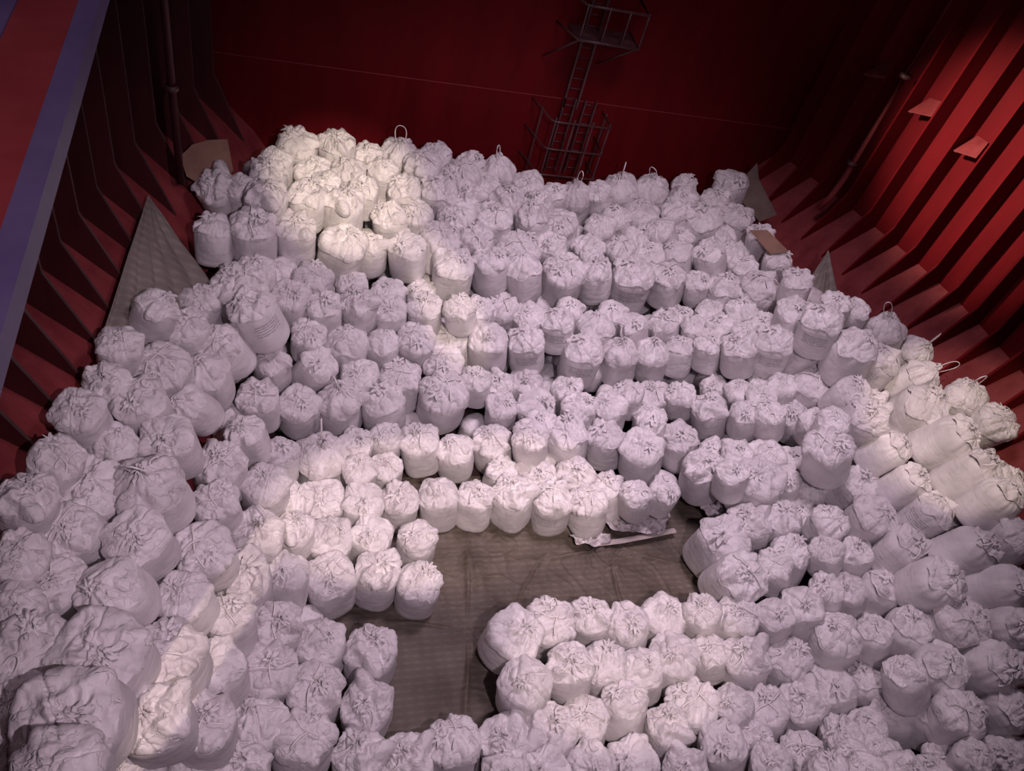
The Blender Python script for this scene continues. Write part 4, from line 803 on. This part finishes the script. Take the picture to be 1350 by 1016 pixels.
# the smallest-showing bags and the bags lower in the heap that carry the ones above
MORE = [
(2.33,19.75,3.85,-0.11,-0.17,0.98,0.451,1.08,8,4.08,''),
(-0.19,18.84,4.02,-0.05,-0.17,0.98,0.424,1.08,2,0.71,''),
(0.80,19.04,3.49,-0.04,-0.18,0.98,0.523,1.08,2,5.75,''),
(1.11,18.26,3.79,-0.06,-0.17,0.98,0.424,1.08,4,1.97,''),
(-0.61,15.57,2.70,-0.06,-0.13,0.99,0.490,1.08,3,6.07,''),
(-0.04,16.16,2.21,-0.05,-0.14,0.99,0.513,1.08,6,1.88,''),
(4.50,20.18,3.87,-0.27,-0.15,0.95,0.445,1.08,9,1.89,''),
(5.54,20.26,3.60,-0.20,-0.14,0.97,0.456,1.08,9,0.41,''),
(7.41,19.85,3.30,-0.24,-0.12,0.96,0.491,1.08,2,3.02,''),
(5.95,19.61,3.39,-0.21,-0.14,0.97,0.424,1.08,2,0.36,''),
(8.17,19.54,3.34,-0.25,-0.11,0.96,0.424,1.08,0,5.96,''),
(5.44,18.69,3.51,-0.31,-0.14,0.94,0.439,1.08,3,0.75,''),
(7.69,19.01,3.21,-0.37,-0.10,0.92,0.483,1.08,7,2.16,''),
(9.79,19.76,3.42,-0.35,-0.07,0.93,0.424,1.08,5,5.27,''),
(13.02,20.34,3.54,-0.36,-0.04,0.93,0.450,1.08,9,0.67,''),
(12.84,19.56,3.34,-0.41,-0.01,0.91,0.545,1.08,6,2.34,''),
(13.84,19.24,3.79,-0.51,0.04,0.86,0.492,1.08,0,5.30,''),
(12.21,18.89,3.48,-0.41,-0.01,0.91,0.432,1.08,5,3.01,''),
(10.29,18.93,2.89,-0.31,-0.07,0.95,0.503,1.08,4,2.95,''),
(10.92,18.30,2.70,-0.32,-0.06,0.94,0.477,1.08,4,3.24,''),
(9.11,17.77,2.60,-0.28,-0.09,0.96,0.484,1.08,5,0.40,''),
(13.94,17.99,3.13,-0.61,0.06,0.79,0.511,1.08,5,4.36,''),
(12.39,18.22,2.93,-0.35,-0.04,0.93,0.432,1.08,0,4.77,''),
(11.09,17.50,2.64,-0.32,-0.05,0.95,0.492,1.08,4,5.25,''),
(13.60,17.31,3.06,-0.17,-0.10,0.98,0.498,1.08,5,4.08,''),
(13.72,16.51,3.26,-0.31,-0.03,0.95,0.439,1.08,0,2.98,''),
(0.98,16.53,1.58,-0.05,-0.15,0.99,0.558,1.08,7,3.92,''),
(1.82,16.08,2.18,-0.08,-0.14,0.99,0.424,1.08,2,1.38,''),
(2.86,16.12,1.84,-0.12,-0.13,0.98,0.478,1.08,2,0.70,''),
(3.83,16.26,1.84,-0.15,-0.12,0.98,0.424,1.08,1,3.71,''),
(5.37,15.53,1.95,-0.19,-0.10,0.98,0.424,1.08,3,4.51,''),
(4.71,15.09,1.01,-0.22,-0.05,0.98,0.531,1.08,4,0.60,''),
(8.16,15.81,1.86,-0.20,-0.08,0.98,0.424,1.08,4,3.12,''),
(9.60,15.85,1.70,-0.23,-0.05,0.97,0.452,1.08,4,3.09,''),
(11.93,15.79,1.74,-0.29,0.00,0.96,0.424,1.08,7,1.54,''),
(5.88,13.77,0.78,-0.20,-0.09,0.98,0.424,1.08,3,3.08,''),
(10.25,12.74,0.55,-0.26,0.03,0.97,0.424,1.08,2,0.23,''),
(6.79,12.45,0.67,-0.18,-0.04,0.98,0.428,1.08,4,3.47,''),
(15.38,13.58,4.19,-0.19,-0.05,0.98,0.424,1.08,1,1.91,''),
(14.59,13.51,4.46,-0.21,-0.04,0.98,0.424,1.08,0,4.36,''),
(12.70,15.58,2.14,-0.30,-0.00,0.95,0.460,1.08,6,3.66,''),
(13.40,15.05,2.61,-0.37,0.03,0.93,0.475,1.08,7,5.72,''),
(12.03,15.05,2.04,-0.29,0.01,0.96,0.424,1.08,2,1.04,''),
(12.65,14.83,2.27,-0.29,0.01,0.96,0.426,1.08,7,6.11,''),
(13.15,14.32,2.54,-0.28,0.00,0.96,0.424,1.08,2,2.67,''),
(13.84,14.52,2.71,-0.27,-0.01,0.96,0.424,1.08,0,2.09,''),
(14.21,13.26,2.83,-0.11,-0.14,0.98,0.451,1.08,6,6.15,''),
(12.56,13.36,1.18,-0.45,0.06,0.89,0.424,1.08,1,4.47,''),
(13.63,13.13,1.69,-0.30,0.02,0.95,0.424,1.08,7,0.94,''),
(13.07,12.25,1.99,-0.31,0.03,0.95,0.424,1.08,2,2.60,''),
(13.99,11.11,2.32,-0.26,-0.01,0.97,0.424,1.08,2,0.06,''),
(13.76,10.56,2.99,-0.21,-0.05,0.98,0.424,1.08,1,1.98,''),
(15.34,11.38,2.94,-0.09,-0.15,0.98,0.424,1.08,3,1.60,''),
(14.72,11.42,2.02,-0.22,-0.04,0.97,0.424,1.08,7,1.50,''),
(16.96,8.32,3.54,0.22,-0.11,0.97,0.424,1.08,12,3.40,''),
(5.57,11.42,-0.01,-0.04,-0.11,0.99,0.424,1.08,7,0.34,''),
(9.93,12.10,1.07,-0.26,0.03,0.96,0.424,1.08,7,3.39,''),
(12.87,10.68,1.19,-0.30,0.05,0.95,0.517,1.08,2,4.56,''),
(11.72,11.35,0.74,-0.28,0.03,0.96,0.424,1.08,4,4.32,''),
(11.98,10.79,1.30,-0.29,0.04,0.96,0.424,1.08,3,3.48,''),
(13.08,9.91,1.29,-0.29,0.05,0.95,0.424,1.08,1,4.90,''),
(13.62,10.54,1.32,-0.30,0.04,0.95,0.424,1.08,4,5.15,''),
(13.93,9.69,1.22,-0.42,0.15,0.90,0.449,1.08,5,0.83,''),
(13.52,9.09,0.87,-0.40,0.15,0.90,0.443,1.08,0,4.42,''),
(-1.30,4.58,0.88,0.02,-0.04,1.00,0.508,1.08,1,2.09,''),
(4.23,3.85,0.49,-0.18,0.06,0.98,0.444,1.08,3,5.00,''),
(15.84,4.49,1.97,-0.09,-0.20,0.98,0.424,1.08,12,3.58,''),
(11.97,3.15,0.41,-0.27,0.22,0.94,0.424,1.08,1,2.00,''),
(12.94,3.11,0.37,-0.38,0.32,0.87,0.424,1.08,6,5.82,''),
(14.54,2.87,0.39,-0.38,0.36,0.85,0.476,1.08,13,5.27,''),
(15.20,2.74,1.17,-0.20,0.02,0.98,0.424,1.08,13,4.62,''),
(11.74,2.68,1.07,-0.36,0.28,0.89,0.424,1.08,1,2.29,''),
(13.73,2.61,0.48,-0.34,0.27,0.90,0.424,1.08,12,2.88,''),
]
LOWER = [
(0.42,19.90,1.75,0.42),
(1.61,19.85,2.00,0.42),
(1.66,19.90,1.00,0.42),
(2.40,19.85,1.85,0.42),
(2.43,19.90,0.85,0.42),
(-0.16,18.95,2.02,0.42),
(-0.29,18.19,1.97,0.42),
(0.82,19.15,1.49,0.42),
(1.82,19.06,1.72,0.42),
(1.85,19.11,0.72,0.42),
(0.59,17.72,1.62,0.42),
(0.60,17.77,0.62,0.42),
(0.33,16.89,1.16,0.42),
(1.56,17.73,1.50,0.42),
(1.57,17.78,0.50,0.42),
(1.34,16.98,-0.12,0.42),
(1.15,18.36,1.79,0.42),
(1.16,18.41,0.79,0.42),
(2.17,18.33,1.70,0.42),
(2.20,18.38,0.70,0.42),
(2.35,17.06,0.64,0.42),
(2.36,17.07,-0.12,0.42),
(0.80,15.85,0.48,0.42),
(3.28,20.32,1.54,0.42),
(3.29,20.37,0.54,0.42),
(4.66,20.27,1.87,0.42),
(4.74,20.32,0.87,0.42),
(4.07,19.61,1.69,0.42),
(4.13,19.65,0.69,0.42),
(5.66,20.35,1.60,0.42),
(5.72,20.39,0.60,0.42),
(5.32,19.59,1.45,0.42),
(5.39,19.64,0.45,0.42),
(6.61,20.36,1.36,0.42),
(6.67,20.40,0.36,0.42),
(7.55,19.92,1.30,0.42),
(7.63,19.96,0.30,0.42),
(6.08,19.69,1.39,0.42),
(6.14,19.73,0.39,0.42),
(8.32,19.61,1.34,0.42),
(8.39,19.64,0.34,0.42),
(9.09,19.90,0.96,0.42),
(9.14,19.94,-0.04,0.42),
(3.47,18.73,1.52,0.42),
(3.52,18.78,0.52,0.42),
(2.80,19.19,1.82,0.42),
(2.83,19.24,0.82,0.42),
(4.23,18.85,1.40,0.42),
(4.23,18.91,0.40,0.42),
(5.63,18.77,1.51,0.42),
(5.72,18.81,0.51,0.42),
(6.82,19.07,1.18,0.42),
(6.90,19.11,0.18,0.42),
(7.92,19.07,1.21,0.42),
(8.03,19.10,0.21,0.42),
(5.09,18.18,1.12,0.42),
(5.17,18.22,0.12,0.42),
(3.09,17.83,1.18,0.42),
(3.16,17.88,0.18,0.42),
(3.73,18.03,1.31,0.42),
(6.00,18.30,0.98,0.42),
(6.02,18.35,-0.02,0.42),
(7.45,18.34,1.16,0.42),
(7.54,18.37,0.16,0.42),
(8.41,18.45,0.92,0.42),
(8.49,18.48,-0.08,0.42),
(4.27,17.40,0.69,0.42),
(4.28,17.42,-0.12,0.42),
(5.56,17.45,0.86,0.42),
(5.63,17.49,-0.12,0.42),
(6.72,17.72,0.30,0.42),
(7.86,17.77,0.59,0.42),
(7.91,17.81,-0.12,0.42),
(3.57,17.13,0.63,0.42),
(3.63,17.17,-0.12,0.42),
(4.66,16.58,0.47,0.42),
(5.82,16.52,0.69,0.42),
(5.88,16.53,-0.12,0.42),
(6.88,16.58,0.49,0.42),
(8.05,16.94,0.17,0.42),
(9.32,16.92,0.29,0.42),
(10.40,17.04,0.02,0.42),
(11.63,16.76,0.35,0.42),
(10.00,19.81,1.42,0.42),
(10.10,19.83,0.42,0.42),
(10.88,20.05,1.23,0.42),
(10.97,20.07,0.23,0.42),
(11.76,19.90,1.41,0.42),
(11.84,19.93,0.41,0.42),
(13.23,20.37,1.54,0.42),
(13.08,19.57,1.34,0.42),
(14.14,19.21,1.79,0.42),
(11.41,19.13,0.96,0.42),
(11.51,19.14,-0.04,0.42),
(13.15,18.84,0.99,0.42),
(12.46,18.90,1.48,0.42),
(12.59,18.90,0.48,0.42),
(10.48,18.98,0.89,0.42),
(10.57,19.00,-0.11,0.42),
(9.74,18.45,0.94,0.42),
(9.83,18.47,-0.06,0.42),
(14.47,17.27,1.95,0.42),
(12.07,18.09,1.32,0.42),
(12.25,18.09,0.32,0.42),
(11.11,18.34,0.70,0.42),
(11.21,18.35,-0.12,0.42),
(9.27,17.82,0.60,0.42),
(9.36,17.85,-0.12,0.42),
(12.60,18.24,0.93,0.42),
(10.36,17.81,0.66,0.42),
(10.45,17.83,-0.12,0.42),
(11.29,17.53,0.64,0.42),
(11.38,17.55,-0.12,0.42),
(12.20,17.38,0.92,0.42),
(12.32,17.38,-0.08,0.42),
(13.26,16.97,1.26,0.42),
(13.41,16.96,0.26,0.42),
(13.90,16.53,1.26,0.42),
(14.58,16.18,1.86,0.42),
(0.03,13.66,0.02,0.42),
(1.86,16.16,0.18,0.42),
(0.33,15.24,0.37,0.42),
(1.05,15.15,0.22,0.42),
(2.04,15.39,0.09,0.42),
(2.93,16.20,-0.12,0.42),
(2.94,15.41,-0.02,0.42),
(3.87,15.55,-0.10,0.42),
(3.92,16.33,-0.12,0.42),
(5.49,15.60,-0.05,0.42),
(0.62,14.52,-0.12,0.42),
(6.35,15.99,-0.12,0.42),
(7.06,15.61,-0.12,0.42),
(7.76,15.13,-0.12,0.42),
(8.28,15.85,-0.12,0.42),
(8.91,15.46,-0.12,0.42),
(9.74,15.87,-0.12,0.42),
(10.39,15.30,-0.12,0.42),
(11.52,15.37,-0.12,0.42),
(12.10,15.79,-0.12,0.42),
(11.50,14.31,-0.12,0.42),
(12.63,16.55,0.56,0.42),
(12.72,16.56,-0.12,0.42),
(13.32,16.21,0.45,0.42),
(13.95,15.82,0.78,0.42),
(14.34,14.80,2.17,0.42),
(14.41,14.81,1.17,0.42),
(14.22,14.00,1.54,0.42),
(14.31,14.00,0.54,0.42),
(14.26,12.96,1.07,0.42),
(15.50,13.61,2.19,0.42),
(14.72,13.54,2.46,0.42),
(14.79,13.55,1.46,0.42),
(12.88,15.58,0.14,0.42),
(13.62,15.03,0.61,0.42),
(13.73,15.03,-0.12,0.42),
(12.21,15.05,0.04,0.42),
(12.82,14.83,0.27,0.42),
(13.32,14.32,0.54,0.42),
(13.40,14.32,-0.12,0.42),
(12.32,14.20,-0.04,0.42),
(13.05,13.61,-0.12,0.42),
(13.74,13.49,-0.12,0.42),
(13.00,12.82,-0.12,0.42),
(13.88,12.47,0.25,0.42),
(12.65,11.87,-0.12,0.42),
(13.19,11.42,0.15,0.42),
(14.14,11.12,0.32,0.42),
(14.50,10.86,1.08,0.42),
(13.92,9.57,-0.12,0.42),
(14.81,8.91,0.76,0.42),
(-2.26,3.44,3.52,0.42),
(-2.25,3.48,2.52,0.42),
(-3.24,3.00,4.16,0.42),
(4.32,3.00,-0.12,0.42),
(9.36,3.00,-0.12,0.42),
(-2.40,3.42,1.81,0.42),
(-1.56,3.42,0.73,0.42),
(-0.72,3.42,0.14,0.42),
(0.12,3.84,0.02,0.42),
(-2.40,5.94,2.48,0.42),
(-1.14,6.36,0.46,0.42),
(-1.98,6.78,1.54,0.42),
(-1.14,7.20,0.60,0.42),
(-2.40,7.62,2.20,0.42),
(0.54,7.62,-0.12,0.42),
(14.82,8.04,0.71,0.42),
(-1.98,8.46,1.97,0.42),
(15.66,8.88,1.60,0.42),
(15.24,9.72,1.67,0.42),
(14.82,10.14,1.07,0.42),
(15.24,10.56,1.67,0.42),
(10.20,10.98,-0.08,0.42),
(12.30,11.40,0.59,0.42),
(-0.72,11.82,0.74,0.42),
(0.12,11.82,-0.12,0.42),
(15.24,11.82,1.68,0.42),
(9.36,12.24,0.03,0.42),
(15.66,12.66,1.87,0.42),
(5.16,13.08,-0.12,0.42),
(8.52,13.50,0.06,0.42),
(-1.14,13.92,1.59,0.42),
(13.56,13.92,1.03,0.42),
(16.08,13.92,3.40,0.42),
(-0.30,14.34,1.32,0.42),
(7.68,14.34,0.01,0.42),
(12.72,14.34,1.03,0.42),
(14.82,14.34,2.56,0.42),
(15.24,14.34,3.39,0.42),
(6.00,15.18,0.21,0.42),
(14.82,15.18,2.56,0.42),
(15.24,15.18,3.39,0.42),
(1.38,15.60,1.01,0.42),
(-1.14,16.02,2.06,0.42),
(4.32,16.02,0.86,0.42),
(5.16,16.02,0.86,0.42),
(10.20,16.02,1.09,0.42),
(14.82,16.02,2.63,0.42),
(7.26,16.44,1.48,0.42),
(15.24,16.44,3.17,0.42),
(-0.72,16.86,2.06,0.42),
(1.80,16.86,1.43,0.42),
(5.58,16.86,1.48,0.42),
(14.40,16.86,2.63,0.42),
(2.22,17.70,2.49,0.42),
(12.72,17.70,2.34,0.42),
(14.40,17.70,2.83,0.42),
(15.24,18.12,2.96,0.42),
(8.94,18.96,2.32,0.42),
(14.82,18.96,2.92,0.42),
(-0.72,19.38,3.29,0.42),
(0.96,20.22,3.15,0.42),
(8.10,20.22,2.57,0.42),
(12.30,20.22,2.75,0.42),
(1.80,20.64,3.24,0.42),
(2.64,20.64,2.93,0.42),
(3.90,20.64,3.01,0.42),
(7.26,20.64,2.63,0.42),
(8.94,20.64,2.30,0.42),
(9.78,20.64,2.61,0.42),
(11.04,20.64,2.57,0.42),
(13.56,20.64,2.90,0.42),
(-3.66,3.84,3.56,0.42),
(13.98,5.52,-0.12,0.42),
(13.98,6.36,0.34,0.42),
(14.82,6.36,0.67,0.42),
(-2.40,6.78,2.46,0.42),
(-2.82,7.20,2.99,0.42),
(12.30,7.20,0.17,0.42),
(16.08,7.20,2.32,0.42),
(16.08,8.04,2.32,0.42),
(-1.14,8.46,0.78,0.42),
(13.98,8.88,0.66,0.42),
(-1.14,9.30,0.78,0.42),
(-0.72,9.72,0.46,0.42),
(15.66,10.14,2.67,0.42),
(-0.72,10.56,0.46,0.42),
(6.84,11.82,-0.12,0.42),
(13.14,11.82,1.04,0.42),
(-1.14,12.24,1.25,0.42),
(0.96,12.66,-0.12,0.42),
(7.26,12.66,-0.12,0.42),
(3.48,13.08,-0.12,0.42),
(11.88,13.50,0.37,0.42),
(0.12,13.92,0.78,0.42),
(1.38,13.92,0.50,0.42),
(9.36,13.92,0.29,0.42),
(11.04,13.92,0.37,0.42),
(5.58,14.34,0.21,0.42),
(13.56,14.34,1.54,0.42),
(8.94,14.76,0.54,0.42),
(3.90,15.18,0.78,0.42),
(10.62,15.18,0.92,0.42),
(2.22,15.60,1.01,0.42),
(8.94,16.02,1.00,0.42),
(11.04,16.02,1.23,0.42),
(-1.14,16.86,2.88,0.42),
(3.90,16.86,1.69,0.42),
(8.52,17.28,1.69,0.42),
(-0.72,18.54,3.22,0.42),
(2.64,18.54,2.95,0.42),
(6.42,18.54,2.15,0.42),
(13.56,19.80,2.84,0.42),
(14.82,19.80,3.19,0.42),
(4.74,20.64,3.11,0.42),
]
mb = MB(); cm = []
for e in MORE:
    k = KINDS[e[8] % 8]; ax = Vector(e[3:6]).normalized(); q = Vector((0, 0, 1)).rotation_difference(ax) @ Quaternion((0, 0, 1), e[9])
    r = e[6]*2; Mx = Matrix.LocRotScale(Vector(e[0:3]), q, Vector((r, r, r*e[7])))
    for fn in (lambda: k.body(26, 48), k.cap, k.tuft_mesh):
        v, f = fn(); mb.add([Mx @ Vector(p) for p in v], f)
low = [k.body(14, 22) for k in KINDS[:4]]
for i, (x, y, z, r) in enumerate(LOWER):
    v, f = low[i % 4]; c, sn = math.cos(i*1.7), math.sin(i*1.7)
    mb.add([(x+(p[0]*c-p[1]*sn)*2*r, y+(p[0]*sn+p[1]*c)*2*r, z+p[2]*2*r) for p in v], f)
st = mb.build('bulk_bag_heap', M_CAP, None, True, 'stuff'); tag(st, 'white bulk bags mostly hidden lower in the heap and behind others', 'bags')
